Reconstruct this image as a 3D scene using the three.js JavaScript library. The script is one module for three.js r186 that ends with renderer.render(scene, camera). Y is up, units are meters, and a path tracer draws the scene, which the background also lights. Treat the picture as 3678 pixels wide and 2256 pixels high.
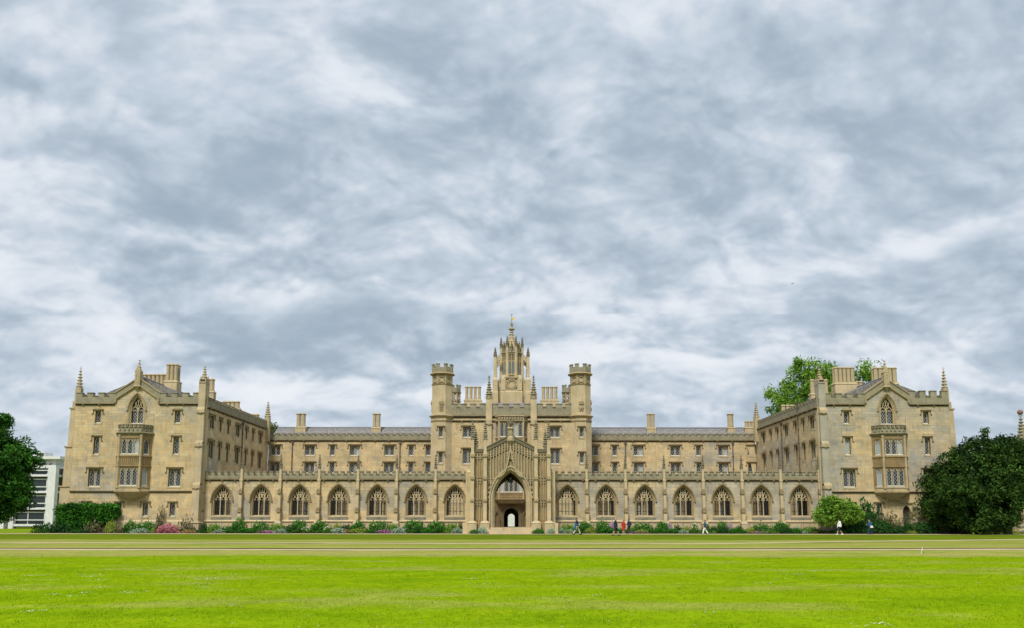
import * as THREE from 'three';
import { MarchingCubes } from 'three/addons/objects/MarchingCubes.js';
import { ImprovedNoise } from 'three/addons/math/ImprovedNoise.js';

// ---------------------------------------------------------------- camera, sky, sun, exposure
const scene = new THREE.Scene();
const camera = new THREE.PerspectiveCamera(55.07, 3678 / 3024, 0.2, 3000);
camera.setViewOffset(3678, 3024, 0, 0, 3678, 2256);
camera.position.set(0, 1.65, 95);
camera.rotation.set(0.12147, 0, 0.0009, 'YXZ');
const renderer = new THREE.WebGLRenderer({ antialias: true });
renderer.toneMapping = THREE.LinearToneMapping;
const EXPOSURE = 2.6;
renderer.toneMappingExposure = EXPOSURE;
renderer.shadowMap.enabled = true;
renderer.shadowMap.type = THREE.PCFSoftShadowMap;
const sun = new THREE.DirectionalLight(new THREE.Color(1, 0.95, 0.86), 1.5);
sun.position.set(-32, 128, 92);
sun.target.position.set(0, 0, -5);
sun.castShadow = true;
sun.shadow.radius = 24;
sun.shadow.mapSize.set(4096, 4096);
Object.assign(sun.shadow.camera, { left: -110, right: 110, top: 90, bottom: -90, near: 1, far: 420 });
scene.add(sun, sun.target);

let seed = 7;
const rnd = () => { seed = (seed * 1664525 + 1013904223) >>> 0; return seed / 4294967296; };
const R = (a, b) => a + (b - a) * rnd();
const clamp = (x, a = 0, b = 1) => Math.min(b, Math.max(a, x));
const mix = (a, b, t) => a + (b - a) * t;
const sm = (a, b, x) => { const t = clamp((x - a) / (b - a)); return t * t * (3 - 2 * t); };

const PT = new Uint8Array(512), GX = new Float32Array(256), GY = new Float32Array(256);
{ const a = [...Array(256).keys()]; for (let i = 255; i > 0; i--) { const j = Math.floor(rnd() * (i + 1)); [a[i], a[j]] = [a[j], a[i]]; }
  for (let i = 0; i < 512; i++) PT[i] = a[i & 255];
  for (let i = 0; i < 256; i++) { const t = rnd() * 6.2832; GX[i] = Math.cos(t); GY[i] = Math.sin(t); } }
function pn(x, y, per = 256) {                       // 2-D gradient noise, about -0.7..0.7, period per
  const xi = Math.floor(x), yi = Math.floor(y), fx = x - xi, fy = y - yi;
  const x0 = ((xi % per) + per) % per, y0 = ((yi % per) + per) % per, x1 = (x0 + 1) % per, y1 = (y0 + 1) % per;
  const u = fx * fx * fx * (fx * (fx * 6 - 15) + 10), v = fy * fy * fy * (fy * (fy * 6 - 15) + 10);
  const h = (a, b, p, q) => { const k = PT[PT[a & 255] + (b & 255)]; return GX[k] * p + GY[k] * q; };
  const a = h(x0, y0, fx, fy), b = h(x1, y0, fx - 1, fy), c = h(x0, y1, fx, fy - 1), d = h(x1, y1, fx - 1, fy - 1);
  return mix(mix(a, b, u), mix(c, d, u), v);
}
function fbm(x, y, o = 4, per = 256) { let s = 0, a = 1, n = 0; for (let i = 0; i < o; i++) { s += a * pn(x, y, per); n += a; x *= 2; y *= 2; per = Math.min(per * 2, 4096); a *= 0.5; } return s / n * 1.6; }

function billow(x, y, o) { let s = 0, a = 1, n = 0; for (let i = 0; i < o; i++) { s += a * Math.abs(pn(x, y)); n += a; const t = x * 1.62 - y * 1.18; y = x * 1.18 + y * 1.62; x = t + 3.7; a *= 0.54; } return s / n * 2.2; }
{ // the overcast sky: one computed panorama of layered stratocumulus
  const W = 4096, H = 2048, data = new Float32Array(W * H * 4);
  const blobs = [ // azimuth (deg, right of the view axis), elevation (deg), half sizes, strength; broad bright and dark banks of cloud
    [-4, 31.5, 6, 3.6, -1], [1, 28, 9, 2.5, -0.5], [-24, 20, 9, 3.2, -0.8], [-12, 23, 9, 2.4, -0.75], [2, 19, 8, 3.4, -0.55], [26, 26, 9, 2.6, -0.7], [29, 15.5, 5, 2, -0.9], [-18, 13.4, 9, 1.4, -0.7],
    [0, 13.2, 12, 1.5, -0.7], [22, 12.6, 9, 1.1, -0.35], [8, 16.5, 6, 1.6, -0.5], [-29, 30, 5, 4, -0.3], [14, 30, 9, 2, -0.2], [-4, 16, 5, 1.2, -0.25],
    [-31, 20.5, 4, 3.4, 0.9], [-20, 29.5, 7, 3, 0.65], [-22, 24, 4, 1.1, 0.45], [-9, 15.6, 7, 1.1, 0.9], [-16, 15.2, 3, 0.9, 0.9], [14, 26.5, 10, 4.5, -0.6], [16, 25, 3, 1.4, 0.8], [8, 14.6, 3.6, 1.2, 0.8], [19.5, 18, 5, 1.8, 0.8],
    [28, 18.6, 6, 1.1, 0.7], [-4, 20, 8, 1.6, 0.45], [5, 33, 9, 2, 0.6], [-33, 15, 4, 2, 0.55], [17, 10.5, 10, 1, 0.8], [-15, 9, 10, 1.3, 0.8], [6, 10, 6, 1, 0.8], [30, 9.5, 6, 1.5, 0.5], [-30, 11, 3.5, 1.3, 0.6], [24, 35, 8, 2, 0.25], [-14, 36, 12, 2, 0.4] ];
  for (let j = 0; j < H; j++) {
    const el = ((j + 0.5) / H - 0.5) * Math.PI, sy = Math.sin(el), cy = Math.cos(el), eld = el * 180 / Math.PI;
    for (let i = 0; i < W; i++) {
      const k = (j * W + i) * 4; let r, g, b; const sx = Math.abs(i / W - 0.25), fine = (sx < 0.13 || sx > 0.87) && eld < 48; if (!fine && (i % 3 || j % 3)) { const q = (Math.max(H / 2, j - j % 3) * W + Math.max(0, i - i % 3)) * 4; if (j >= H / 2 && data[q + 3]) { data[k] = data[q]; data[k + 1] = data[q + 1]; data[k + 2] = data[q + 2]; data[k + 3] = 1; continue; } }
      if (sy < -0.02) { r = 0.12; g = 0.16; b = 0.06; } else {
        const ph = ((i + 0.5) / W - 0.5) * 2 * Math.PI, dx = cy * Math.cos(ph), dz = cy * Math.sin(ph), q = 1 / (Math.max(sy, 0) + 0.4);
        const px = dx * q * 4.4 + 40, pz = dz * q * 4.4 + 40;
        const wx = fbm(px * 0.6 + 9, pz * 0.6, 3), wz = fbm(px * 0.6, pz * 0.6 + 31, 3), ax = px + wx * 0.3, az = pz * 1.4 + wz * 0.3;
        const D = (f, o, n) => fbm(ax * f + o, az * f + o * 1.7, n) * 0.72 + (0.42 - billow(ax * f * 1.3 + o, az * f * 1.3, n)) * 0.55;
        const d1 = D(0.45, 3, 6), d2 = D(1.05, 17, 6), d2u = D(1.05, 17.11, 5), d3 = D(2.3, 29, 5), d3u = D(2.3, 29.13, 4), h1 = d2, f2 = d3;
        let t = 0.36 - 0.52 * sm(-0.62, 0.55, d1) - 0.5 * sm(-0.45, 0.55, d2) - 0.24 * sm(-0.3, 0.5, d3) * sm(0.6, -0.3, d1) + (d2u - d2) * 0.3 + (d3u - d3) * 0.2;
        let az2 = (ph + Math.PI / 2) * 180 / Math.PI; if (az2 > 180) az2 -= 360;
        if (Math.abs(az2) < 50 && eld < 50) {
          const ex = az2 + wx * 6 + h1 * 2.2, ey = eld + wz * 3 + h1 * 1.4 + f2 * 0.5;
          for (const [ba, be, sa, se, st] of blobs) { const u = (ex - ba) / sa, v = (ey - be) / se, d2 = u * u + v * v; if (d2 < 6) t += st * 0.36 * Math.exp(-d2); }
        }
        t = 0.655 + t * 0.68; t = clamp(t < 0.3 ? 0.3 * Math.exp((t - 0.3) / 0.3) : t > 0.68 ? 0.68 + 0.32 * (1 - Math.exp((0.68 - t) / 0.32)) : t);
        const lo = [0.33, 0.42, 0.515], md = [0.55, 0.63, 0.725], hi = [0.86, 0.89, 0.945];
        const e = sm(0, 1, t), c = (n) => e < 0.5 ? mix(lo[n], md[n], e * 2) : mix(md[n], hi[n], e * 2 - 1);
        const haze = 1 - sm(0, 9, eld), up = (1 + 0.55 * sm(35, 85, eld)) / EXPOSURE;
        r = mix(c(0), 0.72, haze * 0.5) * up; g = mix(c(1), 0.8, haze * 0.5) * up; b = mix(c(2), 0.87, haze * 0.5) * up;
      }
      data[k] = r; data[k + 1] = g; data[k + 2] = b; data[k + 3] = 1;
    }
  }
  const sky = new THREE.DataTexture(data, W, H, THREE.RGBAFormat, THREE.FloatType);
  sky.mapping = THREE.EquirectangularReflectionMapping; sky.magFilter = THREE.LinearFilter; sky.minFilter = THREE.LinearFilter; sky.needsUpdate = true;
  scene.background = sky; scene.environment = sky;
}

// ---------------------------------------------------------------- textures and materials
const toB = (l) => Math.round(255 * clamp(l <= 0.0031308 ? l * 12.92 : 1.055 * Math.pow(l, 1 / 2.4) - 0.055));
function tex(n, fn, metres) {
  const d = new Uint8Array(n * n * 4);
  for (let j = 0; j < n; j++) for (let i = 0; i < n; i++) { const c = fn(i / n, j / n), k = (j * n + i) * 4; d[k] = toB(c[0]); d[k + 1] = toB(c[1]); d[k + 2] = toB(c[2]); d[k + 3] = 255; }
  const t = new THREE.DataTexture(d, n, n); t.colorSpace = THREE.SRGBColorSpace; t.wrapS = t.wrapT = THREE.RepeatWrapping; t.magFilter = THREE.LinearFilter; t.repeat.set(1 / metres, 1 / metres); t.needsUpdate = true; return t;
}
function bump(n, fn, metres) {
  const d = new Uint8Array(n * n * 4);
  for (let j = 0; j < n; j++) for (let i = 0; i < n; i++) { const c = Math.round(255 * clamp(fn(i / n, j / n))), k = (j * n + i) * 4; d[k] = d[k + 1] = d[k + 2] = c; d[k + 3] = 255; }
  const t = new THREE.DataTexture(d, n, n); t.wrapS = t.wrapT = THREE.RepeatWrapping; t.magFilter = THREE.LinearFilter; t.repeat.set(1 / metres, 1 / metres); t.needsUpdate = true; return t;
}
const stoneTex = (base, grey, dark, amt, s) => tex(800, (u, v) => {
  const a = fbm(u * 5 + s, v * 5, 5, 5), st = fbm(u * 22, v * 3 + s, 3, 3 * 8), g = fbm(u * 64, v * 64 + s, 2, 64), w = fbm(u * 9 + 3, v * 9 + s, 4, 9);
  let m = sm(0.05 - amt, 0.55 - amt, w) * 0.7, dk = sm(0.2 - amt * 0.5, 0.75, st) * 0.5 + sm(0.35, 0.7, a) * 0.25;
  const k = 1 + a * 0.22 + g * 0.12;
  return [0, 1, 2].map((n) => mix(mix(base[n], grey[n], m), dark[n], dk) * k);
}, 7);
const T = {
  warm: stoneTex([0.475, 0.378, 0.22], [0.37, 0.34, 0.255], [0.19, 0.135, 0.07], 0.08, 1),
  grey: stoneTex([0.255, 0.23, 0.152], [0.185, 0.172, 0.125], [0.12, 0.1, 0.06], 0.12, 5),
  trim: stoneTex([0.4, 0.32, 0.185], [0.3, 0.268, 0.19], [0.15, 0.11, 0.055], 0.1, 9),
  slate: tex(1024, (u, v) => { const row = Math.floor(v * 24), c = Math.floor(u * 20 + (row % 2) * 0.5), h = PT[(c * 7 + row * 13) & 255] / 255, f = fbm(u * 30, v * 6, 4, 6), g = fbm(u * 8 + 3, v * 8, 4, 8), e = ((v * 24) % 1) < 0.16 ? 0.62 : 1;
    const k = (0.8 + h * 0.4) * e, m = sm(0.05, 0.5, g), p = sm(0.1, 0.5, f);
    return [mix(mix(0.19, 0.21, m), 0.07, p) * k, mix(mix(0.18, 0.19, m), 0.058, p) * k, mix(mix(0.175, 0.14, m), 0.062, p) * k]; }, 5),
  gravel: tex(512, (u, v) => { const a = fbm(u * 60, v * 60, 3, 60), b = fbm(u * 5, v * 5, 3, 5), k = 1 + a * 0.3 + b * 0.2; return [0.42 * k, 0.34 * k, 0.19 * k]; }, 4),
  soil: tex(512, (u, v) => { const k = 1 + fbm(u * 40, v * 40, 4, 40) * 0.8; return [0.045 * k, 0.032 * k, 0.02 * k]; }, 3),
  lawn: tex(1024, (u, v) => { const a = fbm(u * 12, v * 12, 5, 12), b = fbm(u * 110, v * 110, 2, 110), c = fbm(u * 30 + 7, v * 30, 3, 30); const k = 0.88 + a * 0.12 + b * 0.24 + c * 0.14, y = sm(0.0, 0.8, a + b * 0.5); return [clamp(k * mix(0.86, 1.02, y)), clamp(k * 0.93), clamp(k * mix(0.7, 1.0, y))]; }, 10),
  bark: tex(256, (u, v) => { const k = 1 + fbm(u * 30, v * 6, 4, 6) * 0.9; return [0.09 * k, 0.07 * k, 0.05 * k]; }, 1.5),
  concrete: tex(512, (u, v) => { const k = 1 + fbm(u * 8, v * 8, 5, 8) * 0.14 + fbm(u * 30, v * 4, 3, 4) * 0.1; return [0.6 * k, 0.6 * k, 0.6 * k]; }, 6),
};
const stoneBump = bump(512, (u, v) => 0.5 + fbm(u * 20, v * 20, 5, 20) * 0.35, 3);
const std = (o) => new THREE.MeshStandardMaterial({ roughness: 0.95, ...o });
const rgb = (r, g, b) => new THREE.Color().setRGB(r, g, b);
const stone = (map, o = {}) => std({ map, bumpMap: stoneBump, bumpScale: 0.02, vertexColors: true, roughness: 0.95, ...o });
const M = {
  stone: stone(T.warm), grey: stone(T.grey), trim: stone(T.trim),
  slate: std({ map: T.slate, roughness: 0.7 }), lead: std({ color: rgb(0.16, 0.17, 0.19), roughness: 0.6 }),
  came: std({ color: rgb(0.36, 0.375, 0.36), roughness: 0.7 }), casement: std({ color: rgb(0.66, 0.63, 0.54), roughness: 0.6 }),
  glass: std({ color: rgb(0.022, 0.03, 0.034), roughness: 0.12, metalness: 0 }), pale: std({ color: rgb(0.42, 0.46, 0.46), roughness: 0.35 }), greenGlass: std({ color: rgb(0.035, 0.075, 0.08), roughness: 0.12 }),
  clear: new THREE.MeshPhysicalMaterial({ color: rgb(0.97, 0.98, 0.96), roughness: 0.03, transmission: 1, thickness: 0, ior: 1.18 }),
  iron: std({ color: rgb(0.035, 0.03, 0.027), roughness: 0.6 }), pipe: std({ color: rgb(0.1, 0.075, 0.06), roughness: 0.6 }),
  gravel: std({ map: T.gravel, roughness: 1 }), soil: std({ map: T.soil, roughness: 1 }), lawn: new THREE.MeshPhysicalMaterial({ map: T.lawn, vertexColors: true, roughness: 1, specularIntensity: 0 }),
  bark: std({ map: T.bark, roughness: 1 }), concrete: std({ map: T.concrete, roughness: 0.8 }), gold: std({ color: rgb(0.85, 0.6, 0.16), metalness: 0.8, roughness: 0.35 }),
  shadePaint: std({ map: T.bark, color: rgb(0.8, 0.75, 0.7) }), shadedTrim: stone(T.trim, { color: rgb(0.34, 0.31, 0.27) }),  // two darkened materials with painted shade for gallery, passage, porch and court
  wood: std({ color: rgb(0.05, 0.035, 0.022), roughness: 0.8 }),
};

// ---------------------------------------------------------------- mesh builder and naming
const UVN = (P, N) => { const n = P.length / 3, uv = new Float32Array(n * 2); for (let i = 0; i < n; i++) { const a = Math.abs(N[i * 3]), b = Math.abs(N[i * 3 + 1]), c = Math.abs(N[i * 3 + 2]), x = P[i * 3], y = P[i * 3 + 1], z = P[i * 3 + 2];
  if (b > a && b > c) { uv[i * 2] = x; uv[i * 2 + 1] = z; } else if (a > c) { uv[i * 2] = z; uv[i * 2 + 1] = y; } else { uv[i * 2] = x; uv[i * 2 + 1] = y; } } return uv; };
class MB {
  constructor() { this.p = []; this.n = []; this.c = []; this.col = [1, 1, 1]; }
  tri(a, b, c) {
    const ux = b[0] - a[0], uy = b[1] - a[1], uz = b[2] - a[2], vx = c[0] - a[0], vy = c[1] - a[1], vz = c[2] - a[2];
    let x = uy * vz - uz * vy, y = uz * vx - ux * vz, z = ux * vy - uy * vx; const l = Math.hypot(x, y, z) || 1; x /= l; y /= l; z /= l;
    this.p.push(...a, ...b, ...c); for (let i = 0; i < 3; i++) { this.n.push(x, y, z); this.c.push(...this.col); } return this;
  }
  quad(a, b, c, d) { this.tri(a, b, c); return this.tri(a, c, d); }
  box(x0, y0, z0, x1, y1, z1) {
    const A = [x0, y0, z0], B = [x1, y0, z0], C = [x1, y1, z0], D = [x0, y1, z0], E = [x0, y0, z1], F = [x1, y0, z1], G = [x1, y1, z1], H = [x0, y1, z1];
    this.quad(E, F, G, H); this.quad(B, A, D, C); this.quad(A, E, H, D); this.quad(F, B, C, G); this.quad(D, H, G, C); return this.quad(A, B, F, E);
  }
  geo(g, m) {
    let q = g.index ? g.toNonIndexed() : g.clone(); if (m) q.applyMatrix4(m);
    const p = q.attributes.position.array, n = q.attributes.normal.array; for (let i = 0; i < p.length; i++) { this.p.push(p[i]); this.n.push(n[i]); }
    for (let i = 0; i < p.length / 3; i++) this.c.push(...this.col); return this;
  }
  loft(lo, y0, hi, y1, caps = true) {                 // convex rings of [x, z]
    const n = lo.length; for (let i = 0; i < n; i++) { const j = (i + 1) % n; this.quad([lo[j][0], y0, lo[j][1]], [lo[i][0], y0, lo[i][1]], [hi[i][0], y1, hi[i][1]], [hi[j][0], y1, hi[j][1]]); }
    if (caps) for (let i = 1; i < n - 1; i++) { this.tri([hi[0][0], y1, hi[0][1]], [hi[i + 1][0], y1, hi[i + 1][1]], [hi[i][0], y1, hi[i][1]]); this.tri([lo[0][0], y0, lo[0][1]], [lo[i][0], y0, lo[i][1]], [lo[i + 1][0], y0, lo[i + 1][1]]); }
    return this;
  }
  ribbon(pts, w, n0, n1, closed = false) {             // mitred bar along a path in the x-y plane
    const h = w / 2, L = [], Q = [], n = pts.length;
    for (let i = 0; i < n; i++) {
      const a = pts[closed ? (i - 1 + n) % n : Math.max(0, i - 1)], b = pts[i], c = pts[closed ? (i + 1) % n : Math.min(n - 1, i + 1)];
      let d1 = [b[0] - a[0], b[1] - a[1]], d2 = [c[0] - b[0], c[1] - b[1]]; const l1 = Math.hypot(...d1), l2 = Math.hypot(...d2);
      if (l1 < 1e-6) d1 = d2; if (l2 < 1e-6) d2 = d1; const m1 = Math.hypot(...d1) || 1, m2 = Math.hypot(...d2) || 1;
      let nx = -(d1[1] / m1 + d2[1] / m2), ny = d1[0] / m1 + d2[0] / m2; const l = Math.hypot(nx, ny) || 1; nx /= l; ny /= l;
      const k = Math.min(2.5, 1 / Math.max(0.3, nx * -d1[1] / m1 + ny * d1[0] / m1));
      L.push([b[0] + nx * h * k, b[1] + ny * h * k]); Q.push([b[0] - nx * h * k, b[1] - ny * h * k]);
    }
    for (let i = 0; i < (closed ? n : n - 1); i++) { const j = (i + 1) % n, a = L[i], b = L[j], c = Q[j], d = Q[i];
      this.quad([d[0], d[1], n1], [c[0], c[1], n1], [b[0], b[1], n1], [a[0], a[1], n1]); this.quad([a[0], a[1], n0], [b[0], b[1], n0], [c[0], c[1], n0], [d[0], d[1], n0]);
      this.quad([a[0], a[1], n1], [b[0], b[1], n1], [b[0], b[1], n0], [a[0], a[1], n0]); this.quad([d[0], d[1], n0], [c[0], c[1], n0], [c[0], c[1], n1], [d[0], d[1], n1]); }
    if (!closed) for (const i of [0, n - 1]) this.quad([L[i][0], L[i][1], n0], [Q[i][0], Q[i][1], n0], [Q[i][0], Q[i][1], n1], [L[i][0], L[i][1], n1]);
    return this;
  }
  plate(outer, holes, n0, n1) {
    const v = (a) => a.map(([x, y]) => new THREE.Vector2(x, y)), s = new THREE.Shape(v(outer)); for (const h of holes) s.holes.push(new THREE.Path(v(h)));
    return this.geo(new THREE.ExtrudeGeometry(s, { depth: n1 - n0, bevelEnabled: false }), new THREE.Matrix4().makeTranslation(0, 0, n0));
  }
  knob(x, y, z, a, b = a, c = a) { return this.geo(OCT, new THREE.Matrix4().compose(new THREE.Vector3(x, y, z), new THREE.Quaternion(), new THREE.Vector3(a, b, c))); }
  ball(x, y, z, a, b = a, c = a) { return this.geo(BALL, new THREE.Matrix4().compose(new THREE.Vector3(x, y, z), new THREE.Quaternion(), new THREE.Vector3(a, b, c))); }
  bar(a, b, r, r2 = r, seg = 6) {
    const A = new THREE.Vector3(...a), B = new THREE.Vector3(...b), d = B.clone().sub(A), l = d.length();
    const m = new THREE.Matrix4().compose(A.add(B).multiplyScalar(0.5), new THREE.Quaternion().setFromUnitVectors(new THREE.Vector3(0, 1, 0), d.normalize()), new THREE.Vector3(1, 1, 1));
    return this.geo(new THREE.CylinderGeometry(r2, r, l, seg), m);
  }
  geom() {
    const g = new THREE.BufferGeometry(), P = new Float32Array(this.p), N = new Float32Array(this.n);
    g.setAttribute('position', new THREE.BufferAttribute(P, 3)); g.setAttribute('normal', new THREE.BufferAttribute(N, 3)); g.setAttribute('uv', new THREE.BufferAttribute(UVN(P, N), 2)); g.setAttribute('color', new THREE.BufferAttribute(new Float32Array(this.c), 3)); return g;
  }
  build(name, mat, parent, f) { const m = new THREE.Mesh(this.geom(), mat); m.name = name; m.castShadow = m.receiveShadow = true; if (f) place(m, f); if (parent) parent.add(m); return m; }
}
const OCT = new THREE.OctahedronGeometry(1, 0), BALL = new THREE.IcosahedronGeometry(1, 1);
const place = (o, f, u = 0, v = 0, n = 0) => { const c = Math.cos(f.rot), s = Math.sin(f.rot); o.position.set(f.x + u * c + n * s, (f.y || 0) + v, f.z - u * s + n * c); o.rotation.y = f.rot; return o; };
const FR = (x, z, rot = 0, y = 0) => ({ x, z, rot, y });
const used = {};
const numbered = (n) => { const k = used[n] = (used[n] ?? -1) + 1; return k ? n + '_' + String(k).padStart(3, '0') : n; };
function thing(name, label, category, [x, y, z] = [0, 0, 0], group) { const o = new THREE.Group(); o.name = numbered(name); o.position.set(x, y, z); o.userData = { label, category }; if (group) o.userData.group = group; scene.add(o); return o; }
const tag = (o, label, category, group) => { o.name = numbered(o.name); o.userData = { label, category }; if (group) o.userData.group = group; scene.add(o); return o; };
const struct = (o, label) => { o.name = numbered(o.name); o.userData = { kind: 'structure', label }; o.receiveShadow = true; scene.add(o); return o; };
const grp = (name, parent) => { const g = new THREE.Group(); g.name = name; if (parent) parent.add(g); return g; };
// ring helpers
const ngon = (cx, cz, r, n = 8, a = Math.PI / 8) => [...Array(n).keys()].map((i) => [cx + r * Math.cos(a + i * 2 * Math.PI / n), cz + r * Math.sin(a + i * 2 * Math.PI / n)]);
const rect = (cx, cz, w, d = w) => [[cx - w / 2, cz - d / 2], [cx + w / 2, cz - d / 2], [cx + w / 2, cz + d / 2], [cx - w / 2, cz + d / 2]];
const oc = (r) => r / Math.cos(Math.PI / 8);
function archPts(a, y0, y1, n = 9) {                   // half of a pointed arch and its mirror: from (-a, y0) over (0, y1) to (a, y0)
  const h = y1 - y0, r = (a * a + h * h) / (2 * a), cx = a - r, out = [], e = Math.atan2(h, -cx);
  for (let i = 0; i <= n; i++) { const t = e * i / n; out.push([cx + r * Math.cos(t), y0 + r * Math.sin(t)]); }
  return [...out.map(([x, y]) => [-x, y]), ...out.slice(0, -1).reverse()];
}
const archHole = (u, a, yb, ys, yt, n = 9) => [[-a, yb], ...archPts(a, ys, yt, n), [a, yb]].map(([x, y]) => [x + u, y]);
const rectPts = (x0, y0, x1, y1) => [[x0, y0], [x1, y0], [x1, y1], [x0, y1]];
function archHalf(a, ys, yt, y) { if (y <= ys) return a; if (y >= yt) return 0; const h = yt - ys, r = (a * a + h * h) / (2 * a), cx = a - r; return Math.max(0, cx + Math.sqrt(Math.max(0, r * r - (y - ys) ** 2))); }
// ---------------------------------------------------------------- masonry helpers
function lichen(x, y, bias) {                          // tone of one stone, from weathering that follows the place on the wall
  const n = fbm(x * 0.11 + 50, y * 0.16 + 20, 4) + bias, g = sm(0.02, 0.5, n), w = fbm(x * 0.3 + 9, y * 0.5 + 70, 3), k = R(0.9, 1.09) * (1 + w * 0.2);
  const warm = R(-0.03, 0.03);
  return [mix(1.04 + warm, 0.76, g) * k, mix(1.0, 0.84, g) * k, mix(0.93 - warm, 1.06, g) * k];
}
function cutSpans(u0, u1, cuts) { let s = [[u0, u1]]; for (const [a, b] of cuts) s = s.flatMap(([p, q]) => b <= p || a >= q ? [[p, q]] : [[p, a], [b, q]].filter(([x, y]) => y - x > 0.06)); return s; }
function ashlar(parent, f, v0, v1, span, o = {}) {     // facing stones of one wall, laid in courses; span(a, b) gives the free stretches of a course
  const h0 = o.h || 0.34, n = Math.max(1, Math.round((v1 - v0) / h0)), h = (v1 - v0) / n, all = [], base = o.x ?? 0;
  for (let i = 0; i < n; i++) {
    const a = v0 + i * h, b = a + h;
    for (const [p, q] of span(a, b)) {
      let u = p, first = true; while (u < q - 1e-4) {
        let w = R(0.55, 1.15) * (o.len || 1); if (first && i % 2) w *= 0.55; first = false; if (q - u - w < 0.35) w = q - u;
        all.push([u + 0.004, a + 0.004, u + w - 0.004, b - 0.004, 0.03 + R(0, 0.014)]); u += w;
      }
    }
  }
  const single = o.single || 0, order = single ? [...all].sort((a, b) => (b[2] - b[0]) - (a[2] - a[0])) : all, rest = new MB();
  order.forEach(([x0, y0, x1, y1, d], i) => { const m = i < single ? new MB() : rest; m.col = lichen(base + x0, y0, (o.bias || 0) + (o.biasAt ? o.biasAt((x0 + x1) / 2, y0) : 0)); m.box(x0, y0, -0.01, x1, y1, d); if (i < single) m.build('stone_block', o.mat || M.stone, parent, f); });
  if (order.length > single) { const m = rest.build('ashlar_facing', o.mat || M.stone, parent, f); m.userData.kind = 'stuff'; }
}
const tones = [0.9, 1, 1.08];
function parapet(parent, f, u0, u1, yb, yc, yt, pitch, cw, o = {}) {   // crenellated parapet: body, merlons one by one, string course below
  const t = o.t || 0.4, L = u1 - u0, n = Math.max(1, Math.round((L - (pitch - cw)) / pitch)), mw = o.mw || pitch - cw, c = (L - mw * (n + 1)) / n, b = new MB(), mat = o.mat || M.grey;
  b.box(u0, yb, -t, u1, yc, 0.05);
  b.col = [0.55, 0.54, 0.5]; for (let i = 0; i < n; i++) { const x = u0 + mw + i * (mw + c); b.box(x - 0.03, yc, -t - 0.05, x + c + 0.03, yc + 0.08, 0.11); }
  b.build('parapet', mat, parent, f);
  const gs = tones.map((k) => { const m = new MB(); m.col = [k, k, k]; m.box(-mw / 2, 0, -t, mw / 2, yt - yc - 0.1, 0.05); m.col = [k * 0.6, k * 0.59, k * 0.56]; m.loft(rect(0, 0.025 - t / 2, mw + 0.08, t + 0.18), yt - yc - 0.1, rect(0, 0.025 - t / 2, mw - 0.04, t - 0.02), yt - yc); return m.geom(); });
  for (let i = 0; i <= n; i++) { const m = new THREE.Mesh(gs[(i * 5 + 1) % 3], mat); m.name = 'merlon'; m.castShadow = m.receiveShadow = true; place(m, f, u0 + mw / 2 + i * (mw + c), yc + (o.rise?.(i) || 0)); parent.add(m); }
  if (o.string !== false) stringCourse(parent, f, u0 - (o.over || 0), u1 + (o.over || 0), yb - 0.3, yb, o.boss);
}
function stringCourse(parent, f, u0, u1, y0, y1, boss) {
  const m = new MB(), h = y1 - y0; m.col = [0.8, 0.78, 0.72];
  m.col = [0.55, 0.53, 0.46]; m.quad([u0, y1, 0], [u0, y1 - h * 0.1, 0.26], [u1, y1 - h * 0.1, 0.26], [u1, y1, 0]); m.box(u0, y1 - h * 0.45, 0, u1, y1 - h * 0.1, 0.26); m.col = [0.2, 0.175, 0.14]; m.box(u0, y1 - h * 0.75, 0, u1, y1 - h * 0.45, 0.14); m.box(u0, y0, 0, u1, y1 - h * 0.75, 0.07);  // bands below the ledge darkened, its undershade painted in
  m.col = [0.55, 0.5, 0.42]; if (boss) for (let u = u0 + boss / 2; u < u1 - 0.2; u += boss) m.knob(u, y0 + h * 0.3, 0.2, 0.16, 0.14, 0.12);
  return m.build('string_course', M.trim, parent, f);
}
const winCache = new Map();
function lattice(m, x0, y0, x1, y1, px, py, w, n) {      // lozenge cames clipped to a rectangle, the two directions one behind the other
  for (const s of [1, -1]) { const k = s * py / px; for (let c = -20; c < 20; c++) { const yc = y0 + c * py, xs = [];
    const pts = []; for (const x of [x0, x1]) { const y = yc + k * (x - (x0 + x1) / 2); if (y >= y0 && y <= y1) pts.push([x, y]); }
    for (const y of [y0, y1]) { const x = (x0 + x1) / 2 + (y - yc) / k; if (x > x0 && x < x1) pts.push([x, y]); }
    if (pts.length >= 2 && Math.hypot(pts[0][0] - pts[1][0], pts[0][1] - pts[1][1]) > 0.05) m.ribbon(pts.slice(0, 2), w, n + (s > 0 ? 0 : 0.012), n + 0.01 + (s > 0 ? 0 : 0.012)); } }
}
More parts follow.
